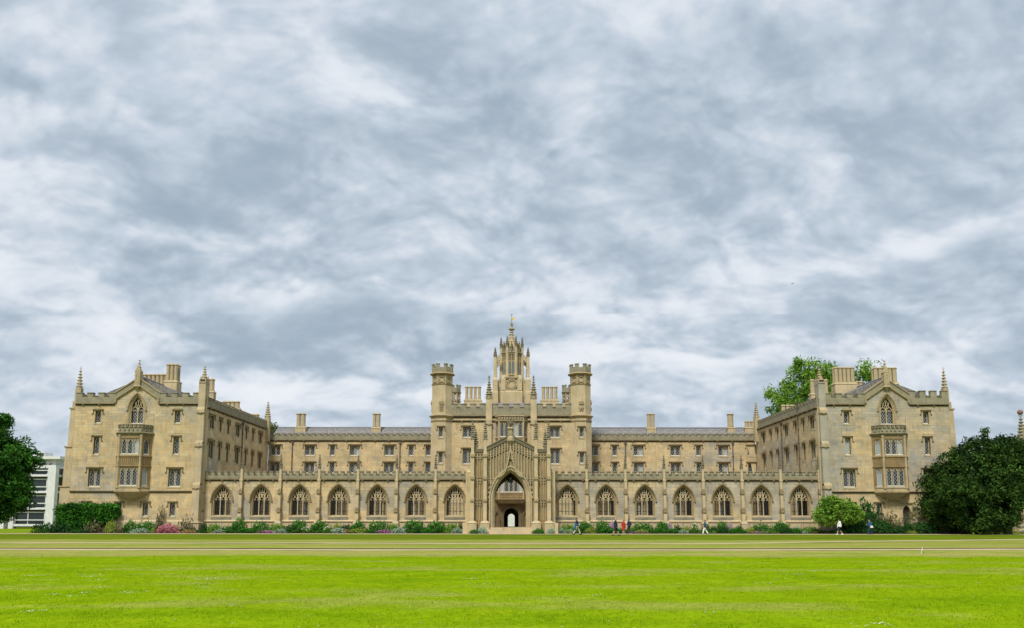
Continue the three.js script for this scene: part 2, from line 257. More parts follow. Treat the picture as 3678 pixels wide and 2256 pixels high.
// square-headed window of arched lights under a label mould; origin at the middle of its sill, on the wall face
function window1(parent, f, u, v, w, h, nl, o = {}) {
  const key = JSON.stringify([w, h, nl, o]);
  if (winCache.has(key)) { const c = winCache.get(key).clone(); parent.add(place(c, f, u, v)); return c; }
  const g = grp('window'), fr = new MB(), mul = nl > 1 ? 0.13 : 0, bd = 0.06, lw = (w - 2 * bd - mul * (nl - 1)) / nl, holes = [], gl = [], ca = new MB(), la = new MB(), ogee = Math.min(0.3, lw * 0.5);
  const d = o.depth ?? 0.26;
  for (let i = 0; i < nl; i++) {
    const cx = -w / 2 + bd + lw / 2 + i * (lw + mul), top = h - 0.08, hole = [[-lw / 2, 0.07], ...archPts(lw / 2, top - ogee, top, 5), [lw / 2, 0.07]].map(([x, y]) => [x + cx, y]);
    holes.push(hole); ca.ribbon([...hole.map(([x, y]) => [x + (cx - x) * 0.08, y === 0.07 ? 0.1 : y - 0.02])], 0.03, -d - 0.02, -d + 0.03, true);
    lattice(la, cx - lw / 2, 0.07, cx + lw / 2, top, o.px || Math.min(0.34, lw * 0.62), o.py || 0.42, nl > 1 ? 0.021 : 0.025, -d - 0.075);
    const p = new MB(); p.box(cx - lw / 2 - 0.02, 0.04, -d - 0.13, cx + lw / 2 + 0.02, top + 0.02, -d - 0.1); gl.push(p);
    for (const s of [-1, 1]) fr.ribbon([[cx + s * lw / 2, top - ogee * 0.9], [cx + s * lw * 0.24, top - ogee * 1.0], [cx + s * lw * 0.2, top - ogee * 0.55]], 0.05, -d, -d + 0.06);
  }
  ca.box(-w / 2 + 0.03, 0.005, -d - 0.02, w / 2 - 0.03, 0.075, -d + 0.12);
  fr.col = [0.45, 0.4, 0.32]; for (const q of [-1, 1]) fr.box(q > 0 ? w / 2 - 0.02 : -w / 2 - 0.005, 0, -d, q > 0 ? w / 2 + 0.005 : -w / 2 + 0.02, h, -0.005); fr.box(-w / 2, h - 0.02, -d, w / 2, h + 0.005, -0.006); fr.col = [0.52, 0.47, 0.38]; fr.plate(rectPts(-w / 2, 0, w / 2, h), holes, -d - 0.06, -d + 0.04);  // dark jamb lining and plate: shade of the recess painted into the frame
  fr.col = [1, 1, 1]; fr.box(-w / 2 - 0.12, -0.2, -0.05, w / 2 + 0.12, -0.02, 0.07);
  if (!o.bare) { for (const s of [-1, 1]) { fr.box(s > 0 ? w / 2 : -w / 2 - 0.14, -0.02, -0.02, s > 0 ? w / 2 + 0.14 : -w / 2, h, 0.05); } fr.box(-w / 2 - 0.14, h, -0.02, w / 2 + 0.14, h + 0.12, 0.05); }
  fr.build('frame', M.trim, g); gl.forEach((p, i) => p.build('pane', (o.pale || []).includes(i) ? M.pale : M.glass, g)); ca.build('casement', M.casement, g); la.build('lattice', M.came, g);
  if (!o.bare) { const hd = new MB(), q = w / 2 + 0.24, drop = o.drop || Math.min(0.6, h * 0.35); hd.col = [0.48, 0.44, 0.37]; hd.box(-q - 0.05, h + 0.12, 0, q + 0.05, h + 0.22, 0.2); for (const s of [-1, 1]) { hd.box(s * q - 0.035, h + 0.12 - drop, 0, s * q + 0.035, h + 0.12, 0.13); hd.box(s > 0 ? q + 0.05 : -q - 0.17, h + 0.1 - drop, 0, s > 0 ? q + 0.17 : -q - 0.05, h + 0.2 - drop, 0.14); } hd.build('hood_mould', M.trim, g); }
  winCache.set(key, g); parent.add(place(g, f, u, v)); return g;
}
function oneCrocketed(m, cx, cz, y0, w, hSpire, rows, o = {}) {  // crocketed spire on a square shaft top
  const r0 = w * 0.52, rt = 0.035;
  for (const [dx, dz] of [[0, 1], [0, -1], [1, 0], [-1, 0]]) m.bar([cx + dx * w * 0.3, y0 - w * 0.1, cz + dz * w * 0.3], [cx + dx * w * 0.42, y0 + w * 0.75, cz + dz * w * 0.42], w * 0.34, 0.02, 4);
  m.loft(rect(cx, cz, w * 1.16), y0 - 0.08, rect(cx, cz, w * 1.16), y0 + 0.02); m.loft(ngon(cx, cz, r0, 8, 0), y0, ngon(cx, cz, rt, 8, 0), y0 + hSpire * 0.86);
  for (let i = 0; i < rows; i++) { const t = (i + 0.6) / (rows + 0.3), y = y0 + t * hSpire * 0.84, r = mix(r0, rt, t) + 0.04, s = mix(0.15, 0.095, t) * (o.k || 1) * (w / 0.45) ** 0.75; for (let k = 0; k < 4; k++) { const a = Math.PI / 4 + k * Math.PI / 2; m.knob(cx + Math.cos(a) * r, y, cz + Math.sin(a) * r, s, s * 0.75, s); } if (i % 2 && o.dense) for (let k = 0; k < 4; k++) { const a = k * Math.PI / 2; m.knob(cx + Math.cos(a) * r, y + 0.05, cz + Math.sin(a) * r, s * 0.9, s * 0.7, s * 0.9); } }
  const yt = y0 + hSpire * 0.84, q = Math.max(0.09, w * 0.2); m.knob(cx, yt, cz, q, q * 0.6, q); for (const [dx, dz] of [[1, 0], [-1, 0], [0, 1], [0, -1]]) m.knob(cx + dx * q * 1.2, yt + hSpire * 0.05, cz + dz * q * 1.2, q * 0.6, q * 0.5, q * 0.6); m.knob(cx, yt + hSpire * 0.1, cz, q * 0.55, q * 0.9, q * 0.55);
}
function chimney(parent, x, y0, yb, yt, z, n, pitch, o = {}) {   // a stack with n octagonal shafts
  const g = grp('chimney', parent), d = o.d || 0.9, w = n * pitch + 0.15, b = new MB(), r = pitch * (o.r || 0.46); g.position.set(x, 0, z); if (o.rot) g.rotation.y = o.rot;
  b.box(-w / 2, y0, -d / 2, w / 2, yb - 0.18, d / 2); b.loft(rect(0, 0, w + 0.14, d + 0.14), yb - 0.18, rect(0, 0, w - 0.02, d - 0.02), yb); b.build('stack', M.stone, g);
  const s = new MB(); s.loft(ngon(0, 0, oc(r) * 1.12), 0, ngon(0, 0, oc(r) * 1.12), 0.16); s.loft(ngon(0, 0, oc(r) * 0.92), 0.16, ngon(0, 0, oc(r) * 0.92), yt - yb - 0.3); s.loft(ngon(0, 0, oc(r) * 0.94), yt - yb - 0.3, ngon(0, 0, oc(r) * 1.22), yt - yb - 0.16); s.loft(ngon(0, 0, oc(r) * 1.22), yt - yb - 0.16, ngon(0, 0, oc(r) * 0.7), yt - yb); const sg = s.geom();
  for (const dz of o.double ? [-d * 0.24, d * 0.24] : [0]) for (let i = 0; i < n; i++) { const m = new THREE.Mesh(sg, M.trim); m.name = 'chimney_shaft'; m.castShadow = m.receiveShadow = true; m.position.set((i - (n - 1) / 2) * pitch, yb, dz); g.add(m); }
}
function downpipe(parent, f, u, y0, y1) { const m = new MB(); m.bar([u, y0, 0.14], [u, y1 - 0.25, 0.14], 0.07, 0.07, 8); m.loft(rect(u, 0.16, 0.2), y1 - 0.3, rect(u, 0.16, 0.38, 0.26), y1); m.box(u - 0.19, y1, 0.03, u + 0.19, y1 + 0.1, 0.3); for (let y = y0 + 0.5; y < y1; y += 1.8) m.box(u - 0.11, y, 0.03, u + 0.11, y + 0.09, 0.22); return m.build('downpipe', M.pipe, parent, f); }

// stepped buttress with crocketed pinnacle on the cloister, all parts about its own base
function makeButtress() {
  const g = grp('buttress'), b = new MB(), s = new MB(), p = new MB(); let c = new MB();
  b.box(-0.36, 0, 0, 0.36, 1.15, 0.86); b.loft(rect(0, 0.43, 0.78, 0.94), 1.15, rect(0, 0.4, 0.5, 0.74), 1.42); b.build('base', M.stone, g);
  s.box(-0.2, 1.3, 0, 0.2, 2.55, 0.62); s.box(-0.17, 2.9, 0, 0.17, 4.75, 0.5); s.box(-0.15, 5.2, 0, 0.15, 6.3, 0.38); s.box(-0.125, 6.3, 0.02, 0.125, 7.62, 0.3); s.box(-0.2, 6.12, 0, 0.2, 6.32, 0.42);
  s.build('shaft', M.stone, g);
  for (const [y, w, n0, n1] of [[2.55, 0.44, 0.66, 0.5], [4.72, 0.4, 0.55, 0.38]]) { c.col = [0.62, 0.59, 0.52]; c.box(-w / 2 - 0.03, y - 0.1, 0, w / 2 + 0.03, y + 0.06, n0 + 0.08); c.box(-w / 2, y + 0.06, 0, w / 2, y + 0.24, n0); c.quad([-w / 2, y + 0.24, n0], [w / 2, y + 0.24, n0], [w / 2 - 0.04, y + 0.46, n1], [-w / 2 + 0.04, y + 0.46, n1]); c.knob(0, y - 0.14, n0, 0.15, 0.1, 0.1); c.tri([-w / 2 + 0.02, y + 0.24, n0 + 0.02], [w / 2 - 0.02, y + 0.24, n0 + 0.02], [0, y + 0.5, n0 + 0.02]); c.build('weathering_cap', M.trim, g); c = new MB(); }
 
  p.col = [0.75, 0.73, 0.7]; oneCrocketed(p, 0, 0.17, 7.62, 0.27, 1.66, 5, { k: 1.15, dense: 1 }); p.build('pinnacle', M.grey, g); return g;
}
// traceried arched opening with dark leaded grid; origin at the middle of its sill on the wall face
function makeTracery() {
  const g = grp('tracery_window'), m = new MB(), t = new MB(), gr = new MB(), gl = new MB(), sl = new MB(), S = 1.83, A = 3.32, a = 0.935;
  const ring = (aa, ys, yt, yb, w, n0, n1, mb = m) => mb.ribbon([[-aa, yb], ...archPts(aa, ys, yt, 10), [aa, yb]], w, n0, n1);
  m.col = [0.72, 0.67, 0.57]; ring(1.1, 1.78, 3.5, 0, 0.2, -0.3, -0.14); m.col = [0.6, 0.55, 0.46]; ring(0.985, 1.81, 3.37, 0, 0.1, -0.5, -0.26); m.build('arch_moulding', M.trim, g);
  const hd = new MB(); hd.col = [0.6, 0.56, 0.48]; hd.ribbon(archPts(1.3, 1.7, 3.74, 10), 0.11, 0, 0.17); for (const s of [-1, 1]) hd.knob(s * 1.32, 1.64, 0.1, 0.14, 0.12, 0.12); hd.build('hood_mould', M.trim, g);
  const N0 = -0.46, N1 = -0.34, bar = (p, w = 0.075, k = 0) => t.ribbon(p, w, N0 - k * 0.004, N1 - k * 0.004);
  const cut = (p) => p.filter(([x, y]) => Math.abs(x) <= archHalf(a, S, A, y) + 0.03), cv = (fn, n = 7) => cut([...Array(n + 1).keys()].map((i) => fn(i / n)));
  for (const s of [-1, 1]) {
    bar([[s * 0.31, 0], [s * 0.31, S - 0.02]], 0.1); bar(cv((q) => [s * (0.31 - 0.06 * q), S + q * 1.3], 5), 0.075, 1); bar(cv((q) => [s * (0.31 + 0.27 * q * q), S + 0.05 + q * 0.95]), 0.075, 2);
    bar(archPts(0.29, S, S + 0.33, 5).map(([x, y]) => [x + s * 0.62, y]), 0.065, 3); bar(cv((q) => [s * (0.62 + 0.16 * Math.sin(q * 3.1)), S + 0.33 + q * 0.4]), 0.05, 4);
    for (const q of [-1, 1]) { bar([[s * 0.62 + q * 0.27, S + 0.02], [s * 0.62 + q * 0.13, S + 0.0], [s * 0.62 + q * 0.12, S + 0.13]], 0.05, 5); }
    bar([[s * 0.27, S + 0.02], [s * 0.13, S], [s * 0.12, S + 0.14]], 0.05, 5);
    bar([[s * 0.24, S + 0.72], [s * 0.12, S + 0.62], [0, S + 0.8], [s * 0.12, S + 0.95], [s * 0.22, S + 0.85]], 0.06, 6); bar([[s * 0.04, S + 0.42], [s * 0.1, S + 0.52], [s * 0.02, S + 0.66]], 0.05, 7);
    bar([[s * 0.62, S + 0.34], [s * 0.7, S + 0.45], [s * 0.6, S + 0.58]], 0.05, 7);
  }
  bar(archPts(0.29, S, S + 0.38, 5), 0.065, 3); bar([[0, S + 0.38], [0, S + 0.62]], 0.06, 8); bar([[0, S + 0.98], [0, A - 0.06]], 0.06, 8); bar([[-0.93, 0.03], [0.93, 0.03]], 0.08, 9); t.col = [1, 1, 1]; t.build('tracery', M.stone, g);
  for (let i = -1; i <= 1; i++) { for (const q of [-0.1, 0.1]) gr.box(i * 0.63 + q - 0.012, 0.05, -0.43, i * 0.63 + q + 0.012, S + 0.15, -0.41); for (let y = 0.32; y < S + 0.1; y += 0.3) gr.box(i * 0.63 - 0.26, y - 0.013, -0.409, i * 0.63 + 0.26, y + 0.013, -0.39); } gr.build('leaded_grid', M.iron, g);
  gl.plate([[-a, 0], ...archPts(a, S, A, 8), [a, 0]], [], -0.418, -0.415); gl.build('pane', M.clear, g);
  sl.col = [0.8, 0.8, 0.85]; sl.quad([-1.16, 0, -0.4], [1.16, 0, -0.4], [1.16, -0.16, 0.05], [-1.16, -0.16, 0.05]); sl.box(-1.2, -0.5, -0.02, 1.2, -0.16, 0.06); for (let i = 0; i < 9; i++) sl.knob(-1 + i * 0.25, -0.3 + (i % 2) * 0.08, 0.06, 0.1, 0.06, 0.03); sl.build('sill', M.grey, g); return g;
}
// ---------------------------------------------------------------- ground
function strip(name, z0, z1, y, mat, colour, o = {}) {   // a sheet between two edges z0(x) < z1(x)
  const x0 = o.x0 ?? -170, x1 = o.x1 ?? 170, nx = o.nx || 170, nz = o.nz || 12, P = [], C = [], I = [], U = [], N = [];
  for (let j = 0; j <= nz; j++) for (let i = 0; i <= nx; i++) { const x = mix(x0, x1, i / nx), z = mix(z0(x), z1(x), j / nz), c = colour ? colour(x, z) : [1, 1, 1]; P.push(x, typeof y === 'function' ? y(x, z) : y, z); C.push(...c); U.push(x, z); N.push(0, 1, 0); }
  for (let j = 0; j < nz; j++) for (let i = 0; i < nx; i++) { const a = j * (nx + 1) + i, b = a + 1, c = a + nx + 1, d = c + 1; I.push(a, c, b, b, c, d); }
  const g = new THREE.BufferGeometry(); g.setIndex(I); g.setAttribute('position', new THREE.Float32BufferAttribute(P, 3)); g.setAttribute('normal', new THREE.Float32BufferAttribute(N, 3)); g.setAttribute('uv', new THREE.Float32BufferAttribute(U, 2)); g.setAttribute('color', new THREE.Float32BufferAttribute(C, 3));
  const m = new THREE.Mesh(g, mat); m.name = name; return struct(m);
}
const wob = (x, s, a) => fbm(x * 0.12 + s, s * 3.3, 3) * a;
const path1 = (x) => 40 - Math.max(0, x - 13) * 0.42 + Math.max(0, x - 60) * 0.42 + wob(x, 3, 0.5), path2 = (x) => 50.6 - Math.max(0, x - 10) * 0.09 + Math.max(0, x - 60) * 0.09 + wob(x, 8, 0.35);
const dryEdge = (x) => 59 + wob(x, 15, 2.6) + wob(x * 4, 25, 0.9) + (x < -4 ? -0.5 : 0);
const LUSH = [0.225, 0.325, 0.006], DRY = [0.345, 0.315, 0.11], MID = [0.25, 0.27, 0.06], DEEP = [0.125, 0.16, 0.016];
const mixc = (a, b, t) => a.map((v, i) => mix(v, b[i], t));
function lawnColour(x, z) {
  const n = fbm(x * 0.16 + 3, z * 0.34, 4), n2 = fbm(x * 0.5, z * 0.9 + 40, 3);
  let c;
  if (z > 45) { const k = sm(dryEdge(x) + 1.2, dryEdge(x) - 1.2, z + n2 * 2.2); c = mixc(LUSH, DRY, clamp(k * (0.85 + n * 0.5))); c = mixc(c, DRY, sm(0.12, 0.5, n + 0.3 * n2 + 0.35 * sm(0.86, 1, Math.sin(z * 0.55 + 1.9 + n * 0.6))) * 0.42); c = mixc(c, [0.135, 0.255, 0.004], sm(0.2, 0.55, -n - n2 * 0.4) * 0.45); }
  else { const k = sm(28, 30.5, z + n2 * 2); c = mixc(mixc(DEEP, LUSH, sm(-0.3, 0.6, n) * 0.45), mixc(MID, DRY, sm(-0.3, 0.5, n)), k); }
  const j = 1 + n2 * 0.12; return c.map((v) => v * j);
}
const ground = struct(new MB().quad([-900, -0.2, 260], [900, -0.2, 260], [900, -0.2, -900], [-900, -0.2, -900]).build('ground', new THREE.MeshPhysicalMaterial({ map: T.lawn, color: rgb(0.2, 0.27, 0.02), roughness: 1, specularIntensity: 0 })));
strip('lawn', (x) => path2(x) + 0.5, () => 150, (x, z) => -0.012 + 0.02 * sm(0.6, 2, z - path2(x)) + 0.02 * fbm(x * 0.2, z * 0.2, 3), M.lawn, lawnColour, { nx: 400, nz: 260, x0: -90, x1: 90 });
strip('lawn', (x) => path1(x) + 0.9, (x) => path2(x) - 1.0, (x, z) => 0.035 + 0.02 * fbm(x * 0.1, z * 0.3, 3), M.lawn, lawnColour, { nz: 20 });
strip('lawn', () => 6.8, (x) => path1(x) - 0.9, (x, z) => 0.01 + 0.02 * fbm(x * 0.1, z * 0.2, 3), M.lawn, lawnColour, { nz: 40, nx: 240 });
strip('gravel_path', (x) => path1(x) - 0.9 + wob(x * 3, 5, 0.5), (x) => path1(x) + 0.75 + wob(x * 3, 6, 0.5), (x, z) => 0.045 + 0.02 * fbm(x * 0.1, 40 * 0.25, 3), M.gravel, null, { nz: 2 });
strip('gravel_path', (x) => path2(x) - 0.98, (x) => path2(x) + 0.8 + wob(x * 3, 9, 0.3), 0.0, M.gravel, null, { nz: 2 });
strip('gravel_path', () => 2.3, () => 7.0, 0.035, M.gravel, null, { nz: 2, x0: -150, x1: 170 });
{ // the cut edge of the turf above the near path
  const m = new MB(), n = 240; for (let i = 0; i < n; i++) { const x = mix(-120, 120, i / n), x2 = mix(-120, 120, (i + 1) / n), e = (q) => path2(q) - 0.99, y = (q) => 0.045 + 0.02 * fbm(q * 0.1, e(q) * 0.3, 3); m.quad([x, -0.03, e(x) + 0.03], [x2, -0.03, e(x2) + 0.03], [x2, y(x2), e(x2)], [x, y(x), e(x)]); m.quad([x, y(x), e(x)], [x2, y(x2), e(x2)], [x2, y(x2) - 0.03, e(x2) - 0.5], [x, y(x) - 0.03, e(x) - 0.5]); }
  struct(m.build('turf_edge', M.soil));
}
strip('flower_bed', (x) => Math.abs(x) < 4.6 ? 1.9 : -0.55, (x) => 2.6 + wob(x, 21, 0.3), (x, z) => 0.06 + 0.03 * fbm(x, z, 2), M.soil, null, { x0: -55, x1: 60, nx: 300, nz: 3 });
strip('court_paving', () => -27, () => -4.2, 0.5, M.gravel, null, { x0: -35.8, x1: 35.8, nx: 4, nz: 2 });
// ---------------------------------------------------------------- the two gabled wings
function wing(s, label) {                               // s = 1: the wing whose inner side looks to +x
  const xc = -s * 44.45, g = thing('college_wing', label, 'building', [xc, 0, 0]), front = FR(0, 0), bias = s > 0 ? -0.04 : 0.24;
  const U = 7.3, wins = [], big = [];
  const W = (u, v, w, h, n, o = {}) => { window1(g, front, u, v, w, h, n, o); wins.push([u - w / 2, v, u + w / 2, v + h]); };
  for (const q of [-1, 1]) {
    const x = q * s > 0 ? q * 4.85 : q * 4.55;
    W(x, 12.9, 0.66, 1.45, 1); W(x, 9.2, 0.66, 2.05, 1, s < 0 && x < 0 ? { pale: [0] } : {}); W(x, 5.4, 1.42, 2.1, 2);
  }
  if (s > 0) { W(-5.3, 2.0, 0.62, 1.55, 1); W(-1.45, 1.95, 0.62, 1.55, 1); W(1.65, 1.95, 0.62, 1.55, 1); W(4.8, 1.95, 0.62, 1.55, 1); }
  else { W(-4.8, 1.95, 0.62, 1.55, 1); W(-1.55, 1.95, 0.62, 1.55, 1); }
  // front wall with its gable
  const outline = [[-U, 0], [U, 0], [U, 15.3], [2.55, 15.3], [2.5, 15.85], [0, 17.55], [-2.5, 15.85], [-2.55, 15.3], [-U, 15.3]], archW = archHole(0, 0.82, 12.8, 14.55, 16.2);
  const holes = [archW, ...wins.map((w) => rectPts(...w))]; const door = s < 0 ? [1.2, 0.1, 2.1, 3.4] : null; if (door) holes.push([[1.2, 0.1], ...archPts(0.45, 2.6, 3.3, 5).map(([x, y]) => [x + 1.65, y]), [2.1, 0.1]]);
  new MB().plate(outline, holes, -0.55, 0).build('wall', M.stone, g, front);
  const blocks = [...wins]; if (door) blocks.push(door);
  const span = (a, b) => {
    let u = U; const top = b; if (top > 15.3) u = top < 15.8 ? 2.5 : Math.max(0, (17.5 - top) / 0.68);
    const cuts = blocks.filter((w) => b > w[1] - 0.02 && a < w[3] + 0.1).map((w) => [w[0] - 0.13, w[2] + 0.13]);
    const ah = a < 12.8 - 0.2 || b < 12.75 ? 0 : archHalf(1.0, 14.5, 16.45, a); if (ah > 0) cuts.push([-ah, ah]);
    if (a > 4.0 && b < 12.6) cuts.push([-1.9, 1.9]);
    return cutSpans(-u, u, cuts);
  };
  const grime = (x, y) => (s < 0 ? 0.36 * sm(3.0, 7.3, -x) + 0.3 * sm(0.6, 0, Math.abs(y - 12.2)) * (Math.abs(x) > 3 ? 1 : 0) : 0.42 * sm(3, 7.3, x) * sm(3, 9, y) * sm(14, 9, y)) - 0.25 * sm(4.9, 1, y);
  ashlar(g, front, 1.5, 4.7, span, { x: xc, bias: bias - 0.1, biasAt: grime, single: 60 });
  ashlar(g, front, 4.95, 17.4, span, { x: xc, bias, biasAt: grime, single: 240 });
  const pl = new MB(); for (const [p, q] of cutSpans(-U - 0.3, U, door ? [[door[0] - 0.1, door[2] + 0.1]] : [])) { pl.box(p, 0, 0, q, 1.35, 0.2); pl.quad([p, 1.35, 0.2], [q, 1.35, 0.2], [q, 1.52, 0.03], [p, 1.52, 0.03]); } pl.build('plinth', M.stone, g, front);
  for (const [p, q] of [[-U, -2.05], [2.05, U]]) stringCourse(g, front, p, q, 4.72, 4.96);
  if (door) { const d = new MB(); d.box(1.2, 0.1, -0.5, 2.1, 3.35, -0.4); for (let i = 0; i < 5; i++) d.box(1.21 + i * 0.18, 0.1, -0.4, 1.37 + i * 0.18, 3.3, -0.38); d.build('door', M.wood, g, front); const h = new MB(); h.box(0.85, 3.55, 0, 2.45, 3.69, 0.2); h.box(0.85, 2.95, 0, 0.97, 3.55, 0.13); h.box(2.33, 2.95, 0, 2.45, 3.55, 0.13); h.build('hood_mould', M.trim, g, front); }
  // gable window of two lights
  { const w = grp('window', g), m = new MB(), t = new MB(), c = new MB(), l = new MB(); place(w, front, 0, 12.85);
    m.ribbon([[-0.79, 0], ...archPts(0.79, 1.72, 3.3, 9), [0.79, 0]], 0.16, -0.3, -0.1); m.build('arch_moulding', M.trim, w);
    const h = new MB(); h.col = [0.8, 0.77, 0.7]; h.ribbon(archPts(1.08, 1.6, 3.66, 9), 0.12, 0, 0.18); for (const q of [-1, 1]) h.knob(q * 1.12, 1.53, 0.1, 0.16, 0.12, 0.12); h.ribbon([[-0.95, 0], ...archPts(0.95, 1.7, 3.46, 9), [0.95, 0]], 0.14, -0.02, 0.06); h.build('hood_mould', M.trim, w);
    t.ribbon([[0, 0], [0, 1.75]], 0.12, -0.38, -0.26); t.ribbon([[0, 2.15], [0, 3.2]], 0.07, -0.38, -0.27);
    for (const q of [-1, 1]) { t.ribbon(archPts(0.33, 1.55, 2.05, 5).map(([x, y]) => [x + q * 0.37, y]), 0.08, -0.385, -0.265); t.ribbon([[0, 1.75], [q * 0.12, 2.1], [q * 0.3, 2.4], [q * 0.42, 2.65]], 0.07, -0.39, -0.27); t.ribbon([[q * 0.37, 2.05], [q * 0.35, 2.35], [q * 0.2, 2.6], [q * 0.1, 2.9]], 0.06, -0.395, -0.275); t.ribbon([[q * 0.6, 1.6], [q * 0.5, 1.5], [q * 0.45, 1.7]], 0.05, -0.36, -0.28); t.ribbon([[q * 0.12, 1.6], [q * 0.24, 1.5], [q * 0.28, 1.7]], 0.05, -0.36, -0.28); lattice(l, q * 0.38 - 0.31, 0.02, q * 0.38 + 0.31, 1.85, 0.3, 0.4, 0.036, -0.44); const p = new MB(); p.plate([[Math.min(0, q * 0.78), 0], [Math.max(0, q * 0.78), 0], ...archPts(0.78, 1.72, 3.25, 7).filter(([x]) => x * q > -0.001).sort((a, b) => q > 0 ? a[1] - b[1] : b[1] - a[1])], [], -0.5, -0.47); p.build('pane', M.glass, w); }
    t.build('tracery', M.trim, w); l.build('lattice', M.came, w); c.box(-0.75, 0, -0.4, 0.75, 0.09, -0.2); c.build('casement', M.casement, w); const sl = new MB(); sl.box(-1.0, -0.22, -0.05, 1.0, -0.01, 0.07); sl.build('sill', M.trim, w); }
  // raking gable parapet and pinnacle on its corbel
  { const m = new MB(); m.plate([[-2.68, 15.3], [-2.68, 16.5], [0, 18.3], [2.68, 16.5], [2.68, 15.3], [2.5, 15.3], [2.5, 15.85], [0, 17.55], [-2.5, 15.85], [-2.5, 15.3]], [], -0.5, 0.06); m.build('gable_parapet', M.grey, g, front);
    const c = new MB(); c.col = [0.75, 0.74, 0.68]; c.ribbon([[-2.72, 16.5], [0, 18.34], [2.72, 16.5]], 0.13, -0.55, 0.16); c.ribbon([[-2.56, 15.35], [-2.5, 15.85], [0, 17.55], [2.5, 15.85], [2.56, 15.35]], 0.2, 0.02, 0.24); c.build('gable_coping', M.trim, g, front);
    const p = new MB(); p.col = [1, 1, 1]; p.loft(rect(0, 0.15, 0.15), 16.9, rect(0, 0.15, 0.75, 0.6), 17.25); p.loft(rect(0, 0.15, 0.85, 0.7), 17.25, rect(0, 0.15, 0.7, 0.6), 17.4); p.box(-0.3, 17.4, -0.35, 0.3, 19.0, 0.4); p.tri([-0.36, 19.0, 0.43], [0.36, 19.0, 0.43], [0, 19.75, 0.43]); p.loft(rect(0, 0.03, 0.72, 0.8), 19.0, rect(0, 0.03, 0.04), 19.8); oneCrocketed(p, 0, 0.03, 19.35, 0.34, 1.2, 2); p.ribbon([[-0.14, 17.6], ...archPts(0.14, 18.5, 18.85, 4), [0.14, 17.6]], 0.05, 0.4, 0.45, false); p.build('gable_pinnacle', M.trim, g, front); }
  // crenellated front parapets
  const lift = s < 0 ? 0.32 : 0;
  parapet(g, front, s > 0 ? -U : -U, -2.66, 15.3, s > 0 ? 16.1 : 16.1, 16.58, 1.26, 0.52, { boss: 1.9 }); parapet(g, front, 2.66, U, 15.3, 16.1, 16.58 + lift, 1.26, 0.52, { boss: 1.9 });
  // oriel
  { const o = grp('oriel', g); o.position.set(0, 0, 0.04); const P = (k, e = 0) => [[-2.05 * k - e, 0], [-1.28 * k - e, 1.2 * k + e], [1.28 * k + e, 1.2 * k + e], [2.05 * k + e, 0]], ln = (mb, a, y0, b, y1) => mb.loft(a, y0, b, y1);
    const k = new MB(); k.col = [0.85, 0.82, 0.75]; ln(k, P(0.45), 4.0, P(0.6), 4.12); ln(k, P(0.62), 4.12, P(0.62), 4.22); ln(k, P(0.68), 4.22, P(0.8), 4.42); ln(k, P(0.84), 4.42, P(0.84), 4.52); ln(k, P(0.9), 4.52, P(1.02), 4.76); ln(k, P(1.0, 0.12), 4.76, P(1.0, 0.12), 4.9); ln(k, P(1.0, 0.1), 4.9, P(1), 5.22); for (let i = -3; i <= 3; i++) k.knob(i * 0.27, 4.02, 0.62, 0.12, 0.14, 0.12); k.build('corbel', M.trim, o);
    const c = new MB(); ln(c, P(0.8), 5.2, P(0.8), 11.4); c.build('core_wall', M.trim, o);
    const fw = 2.56, sw = Math.hypot(0.77, 1.2), sa = Math.atan2(1.2, 0.77), faces = [[FR(0, 1.2), fw, 3], [FR(1.665, 0.6, Math.PI / 2 - sa + Math.PI / 2 - 2 * (Math.PI / 2 - sa)), sw, 1], [FR(-1.665, 0.6, -(Math.PI / 2 - sa + Math.PI / 2 - 2 * (Math.PI / 2 - sa))), sw, 1]];
    faces[1][0].rot = Math.atan2(1.2, 0.77); faces[2][0].rot = -Math.atan2(1.2, 0.77);
    for (const [ff, w, n] of faces) {
      const ww = n === 3 ? 2.1 : 0.78, b = new MB(); b.col = [0.66, 0.57, 0.44]; b.plate(rectPts(-w / 2, 5.2, w / 2, 11.4), [rectPts(-ww / 2, 5.45, ww / 2, 7.6), rectPts(-ww / 2, 9.1, ww / 2, 11.0)], -0.16, 0);
      for (let i = 0; i <= (n === 3 ? 9 : 3); i++) { const x = -ww / 2 + i * ww / (n === 3 ? 9 : 3); b.ribbon([[x, 7.95], [x, 8.75]], 0.055, 0, 0.06); } for (let i = 0; i < (n === 3 ? 9 : 3); i++) { const q = ww / (n === 3 ? 9 : 3); b.ribbon(archPts(q * 0.45, 8.5, 8.72, 3).map(([x, y]) => [x - ww / 2 + (i + 0.5) * q, y]), 0.04, 0.004, 0.05); }
      b.box(-w / 2, 8.85, 0, w / 2, 8.98, 0.1); b.box(-w / 2, 7.72, 0, w / 2, 7.84, 0.09); b.build('panelled_face', M.trim, o, ff);
      const po = { bare: 1, depth: 0.1 }; window1(o, ff, 0, 5.45, ww, 2.15, n, n === 1 && (s > 0) === (ff.x > 0) ? { ...po, pale: [0] } : po); window1(o, ff, 0, 9.1, ww, 1.9, n, n === 1 && s < 0 && ff.x < 0 ? { ...po, pale: [0] } : n === 3 ? { ...po, pale: [2] } : po);
    }
    for (const [x, z] of [[-1.28, 1.2], [1.28, 1.2]]) { const b = new MB(); b.loft(ngon(x, z, 0.13), 5.2, ngon(x, z, 0.13), 11.4); for (const y of [5.2, 7.75, 8.9, 11.2]) b.loft(ngon(x, z, 0.17), y, ngon(x, z, 0.17), y + 0.16); b.build('colonnette', M.trim, o); }
